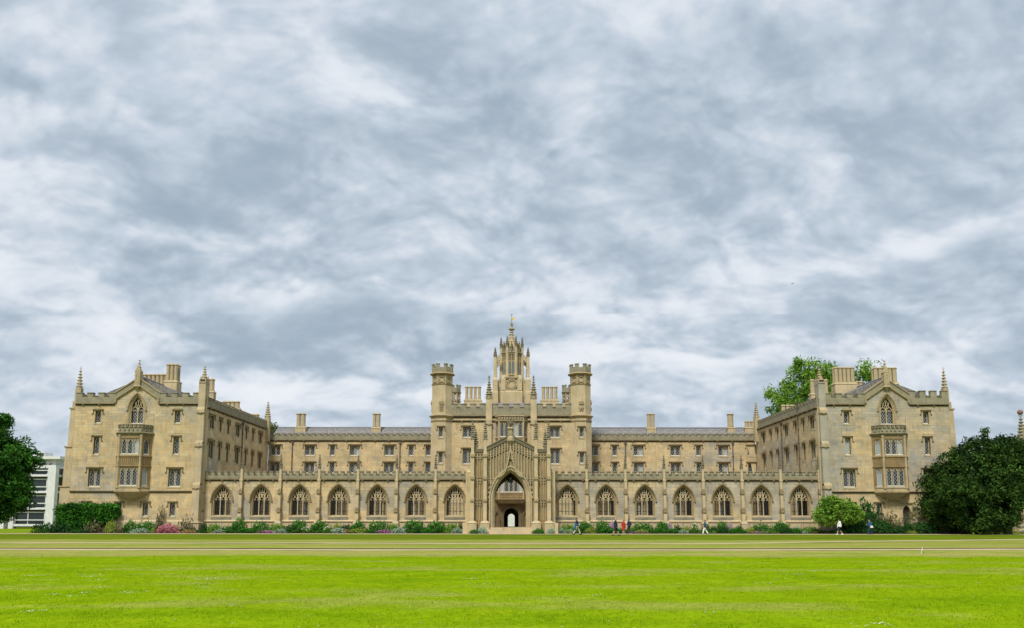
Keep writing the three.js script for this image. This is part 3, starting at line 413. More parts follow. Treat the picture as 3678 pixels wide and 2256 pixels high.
    const t = new MB(); t.col = [0.75, 0.72, 0.65]; ln(t, P(1.0, 0.06), 11.36, P(1.02, 0.22), 11.62); ln(t, P(1.02, 0.22), 11.62, P(1.0, 0.1), 11.76); t.col = [1, 1, 1]; ln(t, P(0.97, 0), 11.76, P(0.97, 0), 12.3); t.build('cornice', M.grey, o);
    const q = [[-2, 0], [-1.25, 1.17], [1.25, 1.17], [2, 0]]; const crest = new MB(); crest.col = [0.8, 0.78, 0.72]; for (let i = 0; i < 3; i++) { const [a, b] = [q[i], q[i + 1]], n = i === 1 ? 5 : 3, A = -Math.atan2(b[1] - a[1], b[0] - a[0]); for (let j = 0; j < n; j++) { const tt = (j + 0.5) / n, m = new THREE.Matrix4().makeRotationY(A).setPosition(mix(a[0], b[0], tt), 12.3, mix(a[1], b[1], tt)); crest.geo(new THREE.BoxGeometry(0.3, 0.26, 0.22).translate(0, 0.13, 0), m); crest.geo(new THREE.BoxGeometry(0.36, 0.07, 0.3).translate(0, 0.29, 0), m); crest.geo(new THREE.ConeGeometry(0.13, 0.42, 4).translate(0.25, -0.2, 0.02), m); } } crest.build('cresting', M.grey, o); }
  // corner piers: inner one square and stepped, outer one battered
  { const b = grp('corner_buttress', g), x = s * 7.72, m = new MB(), p = new MB(); let c = new MB(); b.position.set(x, 0, 0);
    m.col = s < 0 ? [0.72, 0.82, 1.05] : [0.9, 0.9, 0.95];
    m.box(-0.6, 0, -1.1, 0.6, 1.2, 1.05); m.box(-0.42, 1.4, -1, 0.42, 5.3, 0.8); m.box(-0.42, 5.8, -1, 0.42, 10.1, 0.6); m.box(-0.42, 10.7, -1, 0.42, 14.2, 0.42); m.box(-0.4, 14.6, -0.9, 0.4, 18.1, 0.3); m.box(-0.44, 0, -1.4, 0.44, 15, 0.05); m.loft(rect(0, -0.3, 0.95, 1.05), 15.9, rect(0, -0.3, 0.82), 16.1); m.build('shaft', M.stone, b);
    c.col = [0.9, 0.88, 0.82]; c.loft(rect(0, 0, 1.34, 2.3), 1.2, rect(0, -0.1, 0.9, 1.9), 1.45); c.build('base_cap', M.trim, b); c = new MB();
    for (const [y, n0, n1] of [[5.3, 0.85, 0.6], [10.2, 0.65, 0.42], [14.2, 0.5, 0.3]]) { c.box(-0.47, y - 0.1, -0.9, 0.47, y + 0.05, n0 + 0.1); c.box(-0.45, y + 0.05, -0.9, 0.45, y + 0.26, n0 + 0.02); c.quad([-0.45, y + 0.26, n0 + 0.02], [0.45, y + 0.26, n0 + 0.02], [0.43, y + 0.62, n1], [-0.43, y + 0.62, n1]); c.knob(0, y - 0.15, n0, 0.24, 0.14, 0.14); c.build('weathering_cap', M.trim, b); c = new MB(); }
    for (const [dx, dz] of [[0, 1], [1, 0], [-1, 0], [0, -1]]) p.tri([dx ? dx * 0.44 : -0.44, 17.6, -0.3 + (dz ? dz * 0.6 : -0.44)], [dx ? dx * 0.44 : 0.44, 17.6, -0.3 + (dz ? dz * 0.6 : 0.44)], [dx * 0.44, 18.7, -0.3 + dz * 0.6]); oneCrocketed(p, 0, -0.3, 18.0, 0.46, 1.95, 5, { k: 1.15 }); p.build('pinnacle', M.trim, b); }
  { const b = grp('corner_buttress', g), m = new MB(), p = new MB(); let c = new MB(); b.position.set(-s * 7.3, 0, 0); const Q = (y0, y1, w0, w1, z) => m.loft([[0.1, -3.2], [0.1, z], [-s * w0, z], [-s * w0, -3.2]], y0, [[0.1, -3.2], [0.1, z], [-s * w1, z], [-s * w1, -3.2]], y1);
    Q(0, 1.4, 1.85, 1.75, -0.25); Q(1.4, 5.5, 1.55, 1.42, -0.5); Q(5.5, 10.2, 1.2, 1.08, -0.5); Q(10.2, 14.8, 0.9, 0.8, -0.5); m.box(-0.02, 0, -3, 0.02, 15.2, 0); m.build('shaft', M.stone, b);
    for (const [y, w] of [[5.5, 1.46], [10.2, 1.12], [14.8, 0.82]]) { const X0 = Math.min(0, -s * (w + 0.1)), X1 = Math.max(0, -s * (w + 0.1)); c.box(X0, y - 0.12, -3.3, X1, y + 0.02, -0.4); c.knob(-s * (w + 0.1), y - 0.05, -0.6, 0.15, 0.15, 0.2); c.build('weathering_cap', M.trim, b); c = new MB(); }
    p.box(-0.32, 14.8, -1.0, 0.32, 17.2, -0.35); p.box(s > 0 ? -0.62 : 0.3, 14.8, -1.2, s > 0 ? -0.3 : 0.62, 15.6, -0.5); oneCrocketed(p, 0, -0.68, 17.15, 0.47, 2.8, 6, { k: 1.15 }); p.build('pinnacle', M.trim, b); b.position.x = -s * 7.35; }
  // inner side
  { const f = s > 0 ? FR(8.25, 0, Math.PI / 2) : FR(-8.25, 0, -Math.PI / 2), q = (z) => s * z, L = 24.3, ws = [];
    for (const [z, n] of [[1.75, 2], [4.7, 1], [7.45, 1], [11.0, 2], [14.55, 1], [17.35, 1], [20.6, 2]]) { const w = n === 2 ? 1.42 : 0.66; window1(g, f, q(z), 12.45, w, 1.55, n); window1(g, f, q(z), 8.85, w, 2.1, n, {}); ws.push([q(z) - w / 2, 12.45, q(z) + w / 2, 14.0], [q(z) - w / 2, 8.85, q(z) + w / 2, 10.95]); }
    const a = Math.min(0, q(L)), b = Math.max(0, q(L)); new MB().plate(rectPts(a, 0, b, 15), ws.map((w) => rectPts(...w)), -0.5, 0).build('wall', M.stone, g, f);
    const st = new MB(); for (const [x0, y0, x1] of ws) { st.col = [1.12, 1.2, 1.35]; const cx = (x0 + x1) / 2; st.plate([[x0 + 0.05, y0 - 0.16], [cx, y0 - R(0.7, 1.3)], [x1 - 0.05, y0 - 0.16]], [], 0.044, 0.05); } st.build('sill_streak', M.stone, g, f);
    ashlar(g, f, 7.2, 14.8, (c, d) => cutSpans(a + (s > 0 ? 1 : 0), b - (s > 0 ? 0 : 1), ws.filter((w) => d > w[1] - 0.02 && c < w[3] + 0.1).map((w) => [w[0] - 0.13, w[2] + 0.13])), { x: xc + 30, bias: bias - 0.05 });
    parapet(g, f, a, b, 14.95, 15.72, 16.12, 1.02, 0.42, { boss: 1.6 });
    downpipe(g, f, q(12.7), 7, 14.4); if (s < 0) downpipe(g, f, q(6.3), 7, 16.4);
    const p = new MB(); p.box(-0.35, 13, -0.35, 0.35, 16.5, 0.35); oneCrocketed(p, 0, 0, 16.5, 0.62, 2.5, 6, { k: 1.15 }); const pm = p.build('pinnacle', M.trim, g); pm.position.set(s * 8.4, 0, -23.4); }
  // outer side, back and roof
  { const m = new MB(); const o = -s * 7.3; m.box(Math.min(o, o + s * 0.5), 0, -24.3, Math.max(o, o + s * 0.5), 15.3, -0.6); m.box(-7.3, 0, -24.8, 8.2, 15.2, -24.3); m.build('wall', M.stone, g); parapet(g, s > 0 ? FR(-7.3, 0, -Math.PI / 2) : FR(7.3, 0, Math.PI / 2), s > 0 ? -24.3 : 0.4, s > 0 ? -0.4 : 24.3, 15.3, 16.1, 16.58, 1.26, 0.52);
    const r = new MB(); const e = 15.5, h = 18.5; r.quad([-7, e, -1], [-7, e, -24], [0, h, -21], [0, h, -1]); r.quad([8, e, -24], [8, e, -1], [0, h, -1], [0, h, -21]); r.tri([-7, e, -1], [0, h, -1], [8, e, -1]); r.tri([8, e, -24], [0, h, -21], [-7, e, -24]); r.quad([-7, e, -1], [8, e, -1], [8, e, -24], [-7, e, -24]); r.build('roof', M.slate, g);
    const rd = new MB(); rd.bar([0, h + 0.05, -1], [0, h + 0.05, -21], 0.12, 0.12, 6); rd.build('ridge', M.lead, g); }
  if (s > 0) { chimney(g, -2.3, 16, 18.7, 20.35, -8.5, 8, 0.55, {}); chimney(g, 0.85, 16, 19.2, 21.45, -7.6, 3, 0.5, { d: 1.5, double: 1 }); chimney(g, 5.15, 16, 17.95, 19.65, -8, 3, 0.62); chimney(g, 6.2, 15, 16.6, 17.6, -14, 4, 0.6); chimney(g, 7.0, 15, 15.9, 16.75, -21, 3, 0.6); }
  else { chimney(g, -1.65, 16, 19.1, 21.2, -8, 5, 0.52, { d: 1.3, double: 1 }); chimney(g, 3.6, 17, 19.1, 21.15, -8, 5, 0.6, { d: 1.3, double: 1 }); chimney(g, -4.85, 16, 17.75, 19.6, -8, 4, 0.58); chimney(g, 0.9, 17.4, 18.9, 19.75, -10, 3, 0.5); chimney(g, -6.6, 15, 16.3, 17.3, -15, 3, 0.6); }
  return g;
}
wing(1, 'pale stone gabled wing at the end beside the white concrete block, warm honey coloured front');
wing(-1, 'grey stained stone gabled wing beside the big dark evergreen, green treetops over its roof');

// ---------------------------------------------------------------- cloister walks either side of the porch
const WX = (s, i) => s * (6.62 + 4.567 * i) - 0.1, BX = (s, i) => s * (8.9 + 4.567 * i) - 0.1;
const protoB = makeButtress(), protoT = makeTracery();
function cloister(s, label) {
  const g = thing('cloister_walk', label, 'building', [0, 0, -0.6]), f = FR(0, 0), a = s > 0 ? 4.6 : -36.4, b = s > 0 ? 36.4 : -4.8, xs = [...Array(7).keys()].map((i) => WX(s, i));
  new MB().plate(rectPts(a, 0, b, 6.4), xs.map((x) => archHole(x, 1.2, 2.05, 3.85, 5.63)), -0.6, 0).build('wall', M.stone, g);
  const bx = [...Array(7).keys()].map((i) => BX(s, i));
  ashlar(g, f, 1.5, 6.15, (p, q) => cutSpans(a, b, [...xs.map((x) => { if (q < 1.6) return [x, x]; const h = p < 2.05 ? 1.21 : archHalf(1.24, 3.85, 5.72, p); return [x - h, x + h]; }).filter(([x, y]) => y > x), ...bx.map((x) => [x - 0.14, x + 0.14])]), { bias: s > 0 ? 0.32 : 0.08, h: 0.4, len: 1.2, biasAt: (x, y) => 0.22 * sm(12, 34, x) - 0.2 * sm(3.0, 1.5, y) + 0.18 * sm(5.2, 6.2, y) });
  const pl = new MB(); pl.box(a, 0, 0, b, 1.3, 0.14); pl.col = [0.7, 0.66, 0.6]; pl.box(a, 1.3, 0, b, 1.42, 0.22); pl.col = [1, 1, 1]; pl.quad([a, 1.42, 0.22], [b, 1.42, 0.22], [b, 1.56, 0.03], [a, 1.56, 0.03]); pl.build('plinth', M.stone, g);
  xs.forEach((x, i) => { const t = protoT.clone(); t.position.set(x, 2.05, 0); g.add(t); });
  bx.forEach((x, i) => { const t = protoB.clone(); t.position.set(x, 0, i === 6 ? -0.1 : 0.02); g.add(t); });
  const ed = [s > 0 ? 5.0 : -36.3, ...bx.slice(0, 6), s > 0 ? 36.3 : -5.2].sort((p, q) => p - q);
  for (let i = 0; i < 7; i++) parapet(g, FR(0, 0.03), ed[i] + (i ? 0.17 : 0), ed[i + 1] - (i < 6 ? 0.17 : 0), 6.4, 6.84, 7.3, 0.775, 0.34, { t: 0.35, mat: M.grey, string: false });
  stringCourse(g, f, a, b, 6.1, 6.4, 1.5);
  const w = new MB(); w.plate(rectPts(a, 0, b, 6.2), xs.map((x) => archHole(x, 0.98, 1.9, 3.4, 4.35)), -3.5, -3.1); w.build('back_wall', M.shadePaint, g);  // gallery gloom put into the wall colour
  const r = new MB(); r.box(a, 6.0, -3.5, b, 6.25, -0.62); r.build('roof', M.shadePaint, g); const fl = new MB(); fl.box(a, 0, -3.1, b, 0.55, -0.6); fl.build('walk_floor', M.stone, g);  // roof underside carries the same painted gloom
  const bar = new MB(); for (const x of xs) { for (let k = -2; k <= 2; k++) bar.box(x + k * 0.42 - 0.03, 1.7, -3.4, x + k * 0.42 + 0.03, 5.2, -3.34); for (const y of [2.6, 3.5, 4.2]) bar.box(x - 1.1, y - 0.03, -3.33, x + 1.1, y + 0.03, -3.29); } bar.build('back_window_bars', M.wood, g);
  parapet(g, FR(0, -3.5, Math.PI), -b, -a, 6.2, 6.8, 7.2, 1.1, 0.45, { string: false });
}
cloister(-1, 'traceried stone cloister walk between the porch and the warm honey coloured wing');
cloister(1, 'traceried stone cloister walk, greyer, between the porch and the grey stained wing');

// ---------------------------------------------------------------- ranges at the back of the court
const rx = (x) => x * 1.0127, ry = (y) => 1.65 + (y - 1.65) * 1.0127;
function range(s, wins, pipes, chims, label) {
  const g = thing('residential_range', label, 'building', [0, 0, -24.5]), f = FR(0, 0), a = s > 0 ? 10.5 : -36.1, b = s > 0 ? 36.1 : -10.5, ws = [];
  for (const [x, n, pale] of wins) for (const [y, h] of [[ry(10.88), 1.48], [ry(8.3), 1.55]]) { const u = rx(x), w = n === 2 ? 1.46 : 0.7; window1(g, f, u, y, w, h, n, pale ? { pale } : {}); ws.push([u - w / 2, y, u + w / 2, y + h]); }
  for (const [x, n] of wins) { const u = rx(x), w = 1.4; window1(g, f, u, 1.9, w, 2.2, 2); ws.push([u - w / 2, 1.9, u + w / 2, 4.1]); }
  const up = ws.filter((w) => w[1] > 5), lo = ws.filter((w) => w[1] < 5); new MB().plate(rectPts(a, 5.2, b, 13.2), up.map((w) => rectPts(...w)), -0.5, 0).build('wall', M.stone, g); new MB().plate(rectPts(a, 0, b, 5.2), lo.map((w) => rectPts(...w)), -0.5, 0).build('wall', M.shadedTrim, g);  // lower wall in a darker stone, court shade painted in
  ashlar(g, f, 5.2, 13.0, (c, d) => cutSpans(a, b, ws.filter((w) => d > w[1] - 0.02 && c < w[3] + 0.1).map((w) => [w[0] - 0.13, w[2] + 0.13])), { bias: s > 0 ? -0.04 : -0.1, h: 0.36, biasAt: (x, y) => 0.2 * sm(11.8, 13, y) });
  parapet(g, f, a, b, 13.38, ry(13.85), ry(14.17), 0.88, 0.3, { boss: 2.1 });
  for (const x of pipes) downpipe(g, f, rx(x), 5, ry(12.85));
  const r = new MB(), e = 13.6, h = 15.62; r.quad([a, e, -0.5], [b, e, -0.5], [b, h, -4.5], [a, h, -4.5]); r.quad([a, h, -4.5], [b, h, -4.5], [b, e, -8.5], [a, e, -8.5]); r.tri([a, e, -0.5], [a, h, -4.5], [a, e, -8.5]); r.tri([b, e, -8.5], [b, h, -4.5], [b, e, -0.5]); r.quad([a, e, -8.5], [b, e, -8.5], [b, e, -0.5], [a, e, -0.5]); r.build('roof', M.slate, g);
  const rd = new MB(); rd.bar([a, h + 0.04, -4.5], [b, h + 0.04, -4.5], 0.13, 0.13, 6); rd.build('ridge', M.lead, g);
  const bw = new MB(); bw.box(a, 0, -8.6, b, 13.6, -8.5); bw.build('back_wall', M.stone, g);
  for (const [x, y0, yb, yt, z, n, p, d] of chims) chimney(g, x, y0, yb, yt, z, n, p, { d });
}
const fac = (x, z) => x * (95 + 24.5 - z) / 118, facY = (y, z) => 1.65 + (y - 1.65) * (95 + 24.5 - z) / 118;
const ch = (x, yt, ym, n, p = 0.56, d = 0.9) => [fac(x, -3.2), 14.2, facY(ym, -3.2), facY(yt, -3.2), -3.2, n, p, d];
range(-1, [[-34.6, 2], [-29.58, 2], [-26.26, 1], [-23.0, 2, [1]], [-17.95, 2], [-14.76, 1], [-11.9, 2]], [-32.13, -16.38], [ch(-31.0, 17.14, 15.1, 2, 0.72), ch(-19.9, 17.14, 15.0, 2, 0.62)], 'three storey stone range behind the cloister, between the gate tower and the warm wing');
range(1, [[11.9, 2], [15.02, 1], [18.5, 2, [1]], [23.9, 2], [27.28, 1], [30.9, 2, [1]], [35.2, 2]], [16.59, 32.3], [ch(20.4, 17.14, 15.0, 2, 0.62), ch(32.1, 17.14, 15.1, 1, 0.95), ch(34.9, 16.06, 15.1, 3, 0.5)], 'three storey stone range behind the cloister, between the gate tower and the grey stained wing');
// ---------------------------------------------------------------- gate tower
function quatrefoil(m, x, y, r, w, n0, n1) { for (let k = 0; k < 4; k++) { const a = k * Math.PI / 2 + Math.PI / 4; m.ribbon([...Array(6).keys()].map((i) => { const t = a - 1.9 + i * 3.8 / 5; return [x + Math.cos(a) * r * 0.5 + Math.cos(t) * r * 0.46, y + Math.sin(a) * r * 0.5 + Math.sin(t) * r * 0.46]; }), w, n0 - k * 0.003, n1 - k * 0.003); } }
const faceMat = (cx, cz, ap, i, n = 8) => { const a = i * 2 * Math.PI / n; return new THREE.Matrix4().makeRotationY(a).setPosition(cx + Math.sin(a) * ap, 0, cz + Math.cos(a) * ap); };
function addAt(dst, src, m) { const g = new THREE.BufferGeometry(); g.setAttribute('position', new THREE.Float32BufferAttribute(src.p, 3)); g.setAttribute('normal', new THREE.Float32BufferAttribute(src.n, 3)); return dst.geo(g, m); }
function crown(g, cx, cz, ap, y0, yc, yt, t = 0.3) {        // embattled octagonal crown of a turret
  const b = new MB(), fw = 2 * ap * Math.tan(Math.PI / 8); b.loft(ngon(cx, cz, oc(ap)), y0, ngon(cx, cz, oc(ap)), yc); b.build('turret_crown', M.grey, g);
  for (let i = 0; i < 8; i++) { const m = new MB(), q = new MB(), l = fw * 0.27; q.box(fw / 2 - l, yc, -t, fw / 2, yt - 0.1, 0); q.box(fw / 2 - l - 0.03, yt - 0.1, -t - 0.04, fw / 2 + 0.02, yt, 0.06); addAt(m, q, faceMat(cx, cz, ap, i)); const q2 = new MB(); q2.box(-fw / 2, yc, -t, -fw / 2 + l, yt - 0.1, 0); q2.box(-fw / 2 - 0.02, yt - 0.1, -t - 0.04, -fw / 2 + l + 0.03, yt, 0.06); addAt(m, q2, faceMat(cx, cz, ap, i + 1)); m.build('merlon', M.grey, g); }
}
{
  const g = thing('gate_tower', 'tall central gate tower with two battlemented octagonal turrets and a bay window, behind the porch', 'building', [-0.1, 0, -20]), f = FR(0, 0), ws = [];
  const W = (u, v, w, h, n) => { window1(g, f, u, v, w, h, n); ws.push([u - w / 2, v, u + w / 2, v + h]); };
  for (const q of [-1, 1]) { W(q * 6.2, 13.25, 1.45, 1.5, 2); W(q * 6.2, 9.45, 1.45, 2.15, 2); W(q * 6.2, 5.3, 1.45, 2.2, 2); }
  new MB().plate([[-9, 0.4], [9, 0.4], [9, 16.5], [-9, 16.5]], [...ws.map((w) => rectPts(...w)), archHole(0, 1.05, 0.5, 2.1, 3.25)], -0.6, 0).build('wall', M.stone, g);
  ashlar(g, f, 4.9, 15.4, (a, b) => cutSpans(-8.8, 8.8, [...ws.filter((w) => b > w[1] - 0.02 && a < w[3] + 0.1).map((w) => [w[0] - 0.13, w[2] + 0.13]), [-2.2, 2.2], [-3.6, -2.7], [2.7, 3.6]]), { bias: -0.12, h: 0.36 });
  stringCourse(g, f, -8.8, 8.8, 15.5, 15.75); stringCourse(g, f, -8.8, 8.8, 16.05, 16.5, 0); { const m = new MB(); for (const x of [-7.1, -4.9, 4.9, 7.1]) m.knob(x, 15.55, 0.1, 0.24, 0.2, 0.16); m.build('carved_boss', M.trim, g).userData.kind = 'stuff'; }
  const hi = { boss: 0, string: false, t: 0.5 }; parapet(g, f, -8.7, -3.65, 16.5, 17.55, 18.15, 1.62, 0.72, hi); parapet(g, f, -2.75, 2.75, 16.5, 17.55, 18.15, 1.62, 0.72, hi); parapet(g, f, 3.65, 8.7, 16.5, 17.55, 18.15, 1.62, 0.72, hi);
  for (const q of [-1, 1]) { const b = grp('corner_buttress', g), m = new MB(), p = new MB(), c = new MB(); b.position.x = q * 3.2; m.box(-0.4, 0.4, -0.1, 0.4, 15.1, 0.4); m.box(-0.44, 15.7, -0.5, 0.44, 19.0, 0.3); m.build('shaft', M.stone, b); c.box(-0.5, 15.1, -0.1, 0.5, 15.3, 0.55); c.box(-0.42, 15.3, -0.1, 0.42, 15.7, 0.45); c.knob(0, 15.05, 0.45, 0.3, 0.2, 0.15); c.build('weathering_cap', M.trim, b); p.col = [1.1, 1.05, 0.95]; oneCrocketed(p, 0, -0.1, 18.9, 0.8, 3.1, 7, { k: 1.1, dense: 1 }); p.ball(0, 22.05, -0.1, 0.16, 0.24, 0.16); p.build('pinnacle', M.grey, b); }
  // bay window
  { const o = grp('oriel', g); o.position.z = 0.05; const P = (k, e = 0) => [[-2.2 * k - e, 0], [-1.72 * k - e, 1.2 * k + e], [1.72 * k + e, 1.2 * k + e], [2.2 * k + e, 0]];
    const k = new MB(); k.col = [0.42, 0.38, 0.32]; k.loft(P(0.8), 3.85, P(0.9), 4.0); k.loft(P(0.95), 4.02, P(0.95), 4.14); k.loft(P(0.97), 4.14, P(1, 0.15), 4.38); k.loft(P(1, 0.15), 4.38, P(1, 0.08), 4.52); for (let i = -7; i <= 7; i++) k.knob(i * 0.24, 4.05, 1.18, 0.1, 0.09, 0.08); k.build('corbel', M.trim, o);
    const c = new MB(); c.loft(P(0.72), 4.5, P(0.72), 15.5); c.build('core_wall', M.trim, o);
    const sw = Math.hypot(0.48, 1.2), ra = Math.atan2(1.2, 0.48);
    for (const [ff, w, n] of [[FR(0, 1.2), 3.44, 5], [FR(1.96, 0.6, ra), sw, 1], [FR(-1.96, 0.6, -ra), sw, 1]]) {
      const ww = n === 5 ? 3.24 : 0.9, b = Object.assign(new MB(), { col: [0.72, 0.63, 0.5] }), ys = [[5.4, 2.35], [9.3, 2.5], [13.2, 2.15]]; b.plate(rectPts(-w / 2, 4.5, w / 2, 15.5), ys.map(([y, h]) => rectPts(-ww / 2, y, ww / 2, y + h)), -0.14, 0);
      for (const [y, h] of ys) { b.box(-w / 2, y - 0.14, 0, w / 2, y - 0.04, 0.1); b.box(-w / 2, y - 0.98, 0, w / 2, y - 0.86, 0.1); const nn = n === 5 ? (y < 6 ? 5 : 10) : 2; for (let i = 0; i <= nn; i++) b.ribbon([[-ww / 2 + i * ww / nn, y - 0.86], [-ww / 2 + i * ww / nn, y - 0.14]], 0.08, 0, 0.08); for (let i = 0; i < nn; i++) y < 6 ? quatrefoil(b, -ww / 2 + (i + 0.5) * ww / nn, y - 0.5, n === 5 ? 0.27 : 0.18, 0.06, 0.01, 0.06) : 0; window1(o, ff, 0, y, ww, h, n, { bare: 1, depth: 0.1, pale: n === 5 && y > 12 ? [3] : n === 5 && y < 6 ? [0, 4] : [] }); }
      b.build('panelled_face', M.trim, o, ff);
      const r = new MB(); r.box(-w / 2, 15.5, -0.2, w / 2, 15.62, 0.16); r.box(-w / 2, 16.15, -0.2, w / 2, 16.3, 0.16); for (let i = 0; i < (n === 5 ? 9 : 3); i++) { const q = w / (n === 5 ? 9 : 3); quatrefoil(r, -w / 2 + (i + 0.5) * q, 15.88, q * 0.4, 0.06, -0.04, 0.06); r.ribbon([[-w / 2 + i * q, 15.62], [-w / 2 + i * q, 16.15]], 0.06, -0.05, 0.07); } r.build('balustrade', M.trim, o, ff);
    }
    const t = new MB(); t.loft(P(0.98), 15.5, P(0.98), 15.62); t.loft(P(0.9), 15.62, P(0.9), 16.28); t.build('cornice', M.grey, o);
    for (const q of [-1, 1]) { const b = new MB(); b.loft(ngon(q * 1.72, 1.2, 0.13), 4.5, ngon(q * 1.72, 1.2, 0.13), 15.5); b.build('colonnette', M.trim, o); } }
  // archway and its surround, passage through to the bright court beyond
  { const a = new MB(); const rg = (aa, yt, w, n0, n1) => a.ribbon([[-aa, 0.5], ...archPts(aa, 2.1, yt, 8), [aa, 0.5]], w, n0, n1); rg(1.15, 3.32, 0.2, -0.15, 0.06); rg(1.36, 3.52, 0.16, 0, 0.16); for (const q of [-1, 1]) { a.box(q * 2.0 - 0.42, 0.5, 0, q * 2.0 + 0.42, 0.7, 0.3); a.ribbon([[q * 2 - 0.34, 0.7], [q * 2 - 0.34, 2.2], [q * 2, 2.9], [q * 2 + 0.34, 2.2], [q * 2 + 0.34, 0.7]], 0.12, 0, 0.3); a.knob(q * 2, 2.95, 0.2, 0.16, 0.25, 0.14); for (const d of [-0.2, 0.2]) a.knob(q * 2 + d, 2.5, 0.22, 0.14, 0.2, 0.12); quatrefoil(a, q * 1.75, 3.35, 0.3, 0.07, 0.02, 0.1); } a.build('arch_moulding', M.shadedTrim, g); new MB().plate(rectPts(-5, 0.45, 5, 4.75), [archHole(0, 1.1, 0.5, 2.1, 3.28), rectPts(-5.01, 5, -5, 5.1)].slice(0, 1), 0.003, 0.035).build('lower_wall', M.shadedTrim, g);  // dark plate and moulding: shade of the court put into their colour
    const p = new MB(); for (const q of [-1, 1]) p.box(q > 0 ? 1.5 : -1.9, 0.4, -12, q > 0 ? 1.9 : -1.5, 3.7, -0.6); p.box(-1.9, 3.6, -12, 1.9, 3.9, -0.6); p.box(-1.9, 0.2, -12.4, 1.9, 0.52, 0); p.build('passage', M.shadePaint, g); new MB().plate(rectPts(-9, 0.4, 9, 16.4), [archHole(0, 0.52, 0.5, 1.95, 2.5)], -12.4, -12).build('back_wall', M.stone, g);  // passage darkness painted with the dark interior material
    const s = new MB(); for (const q of [-1, 1]) s.box(q > 0 ? 8.6 : -9, 0.4, -12, q > 0 ? 9 : -8.6, 17.9, -0.6); s.build('wall', M.stone, g); const r = new MB(); r.quad([-8.6, 17.0, -0.6], [8.6, 17.0, -0.6], [4.5, 19.1, -6], [-4.5, 19.1, -6]); r.quad([8.6, 17, -12], [-8.6, 17, -12], [-4.5, 19.1, -6], [4.5, 19.1, -6]); r.tri([-8.6, 17, -12], [-8.6, 17, -0.6], [-4.5, 19.1, -6]); r.tri([8.6, 17, -0.6], [8.6, 17, -12], [4.5, 19.1, -6]); r.box(-8.6, 16.5, -12, 8.6, 16.9, -0.6); r.build('roof', M.slate, g); }
  for (const q of [-1, 1]) {
    const t = grp('octagonal_turret', g), cx = 0, cz = -0.6, ap = 1.5; t.position.x = q * 9.98; const m = new MB(), fw = 2 * ap * Math.tan(Math.PI / 8);
    for (let i = 0; i < 8; i++) { const p = new MB(); p.plate(rectPts(-fw / 2, 0.4, fw / 2, 16.1), i === 0 ? [rectPts(-0.3, 13.2, 0.3, 14.6), rectPts(-0.3, 9.5, 0.3, 11.0)] : [], -0.34, 0); addAt(m, p, faceMat(cx, cz, ap, i)); }
    const R2 = (a0, y0, a1, y1) => m.loft(ngon(cx, cz, oc(a0)), y0, ngon(cx, cz, oc(a1)), y1);
    R2(1.42, 16.4, 1.42, 20.75); R2(1.24, 20.9, 1.24, 22.3); m.build('turret_shaft', M.stone, t);
    window1(t, FR(0, cz + ap), 0, 13.2, 0.6, 1.4, 1, { drop: 0.5 }); window1(t, FR(0, cz + ap), 0, 9.5, 0.6, 1.5, 1, { drop: 0.5 });
    const rn = (a0, a1, y0, y1, mat = M.trim) => { const s = new MB(); s.col = [0.8, 0.77, 0.7]; s.loft(ngon(cx, cz, oc(a0)), y0, ngon(cx, cz, oc(a1)), y1); s.build('string_course', mat, t); };
    rn(1.52, 1.62, 15.4, 15.62); rn(1.52, 1.8, 15.98, 16.3); rn(1.8, 1.46, 16.3, 16.5); rn(1.43, 1.53, 20.7, 20.92); rn(1.32, 1.72, 22.2, 22.42); rn(1.76, 1.52, 22.42, 22.62);
    const tr = new MB(), fw2 = 2 * 1.4 * Math.tan(Math.PI / 8); for (let i = 0; i < 8; i++) { const p = new MB(); p.box(-fw2 / 2, 20.92, -0.16, -fw2 / 2 + 0.12, 22.2, 0.02); p.box(fw2 / 2 - 0.12, 20.92, -0.16, fw2 / 2, 22.2, 0.02); quatrefoil(p, 0, 21.62, 0.46, 0.1, -0.12, 0); p.ribbon([[-0.5, 21.05], [0, 21.3], [0.5, 21.05]], 0.09, -0.13, -0.01); p.ribbon([[-0.5, 22.15], [0, 21.95], [0.5, 22.15]], 0.09, -0.13, -0.01); addAt(tr, p, faceMat(cx, cz, 1.4, i)); } tr.build('tracery_band', M.trim, t);
    crown(t, cx, cz, 1.5, 22.6, 23.3, 23.85);
    for (const i of [0, 2, 6]) { const b = new MB(), p = new MB(); p.col = [0.7, 0.66, 0.58]; // carved royal badge: crown over a grating or a rose
      p.ball(0, 18.35, 0.1, 0.3, 0.24, 0.16); p.box(-0.32, 18.0, 0, 0.32, 18.16, 0.2); for (const x of [-0.28, -0.1, 0.1, 0.28]) p.knob(x, 18.25, 0.16, 0.09, 0.12, 0.06); p.knob(0, 18.66, 0.1, 0.08, 0.1, 0.08);
      if (q < 0) { for (let k = -2; k <= 2; k++) p.ribbon([[k * 0.12, 17.9], [k * 0.12, 16.95]], 0.05, 0, 0.12); for (const y of [17.8, 17.55, 17.3]) p.ribbon([[-0.28, y], [0.28, y]], 0.05, 0.004, 0.1); } else { for (let k = 0; k < 5; k++) p.ball(Math.sin(k * 1.2566) * 0.2, 17.4 + Math.cos(k * 1.2566) * 0.2, 0.08, 0.16, 0.16, 0.1); p.ball(0, 17.4, 0.14, 0.12); for (const x of [-0.22, 0.22]) p.knob(x, 16.98, 0.06, 0.12, 0.1, 0.06); }
      addAt(b, p, faceMat(cx, cz, 1.42, i)); b.col = [1, 1, 1]; const mm = b.build(q < 0 ? 'portcullis_badge' : 'rose_badge', M.trim, t); }
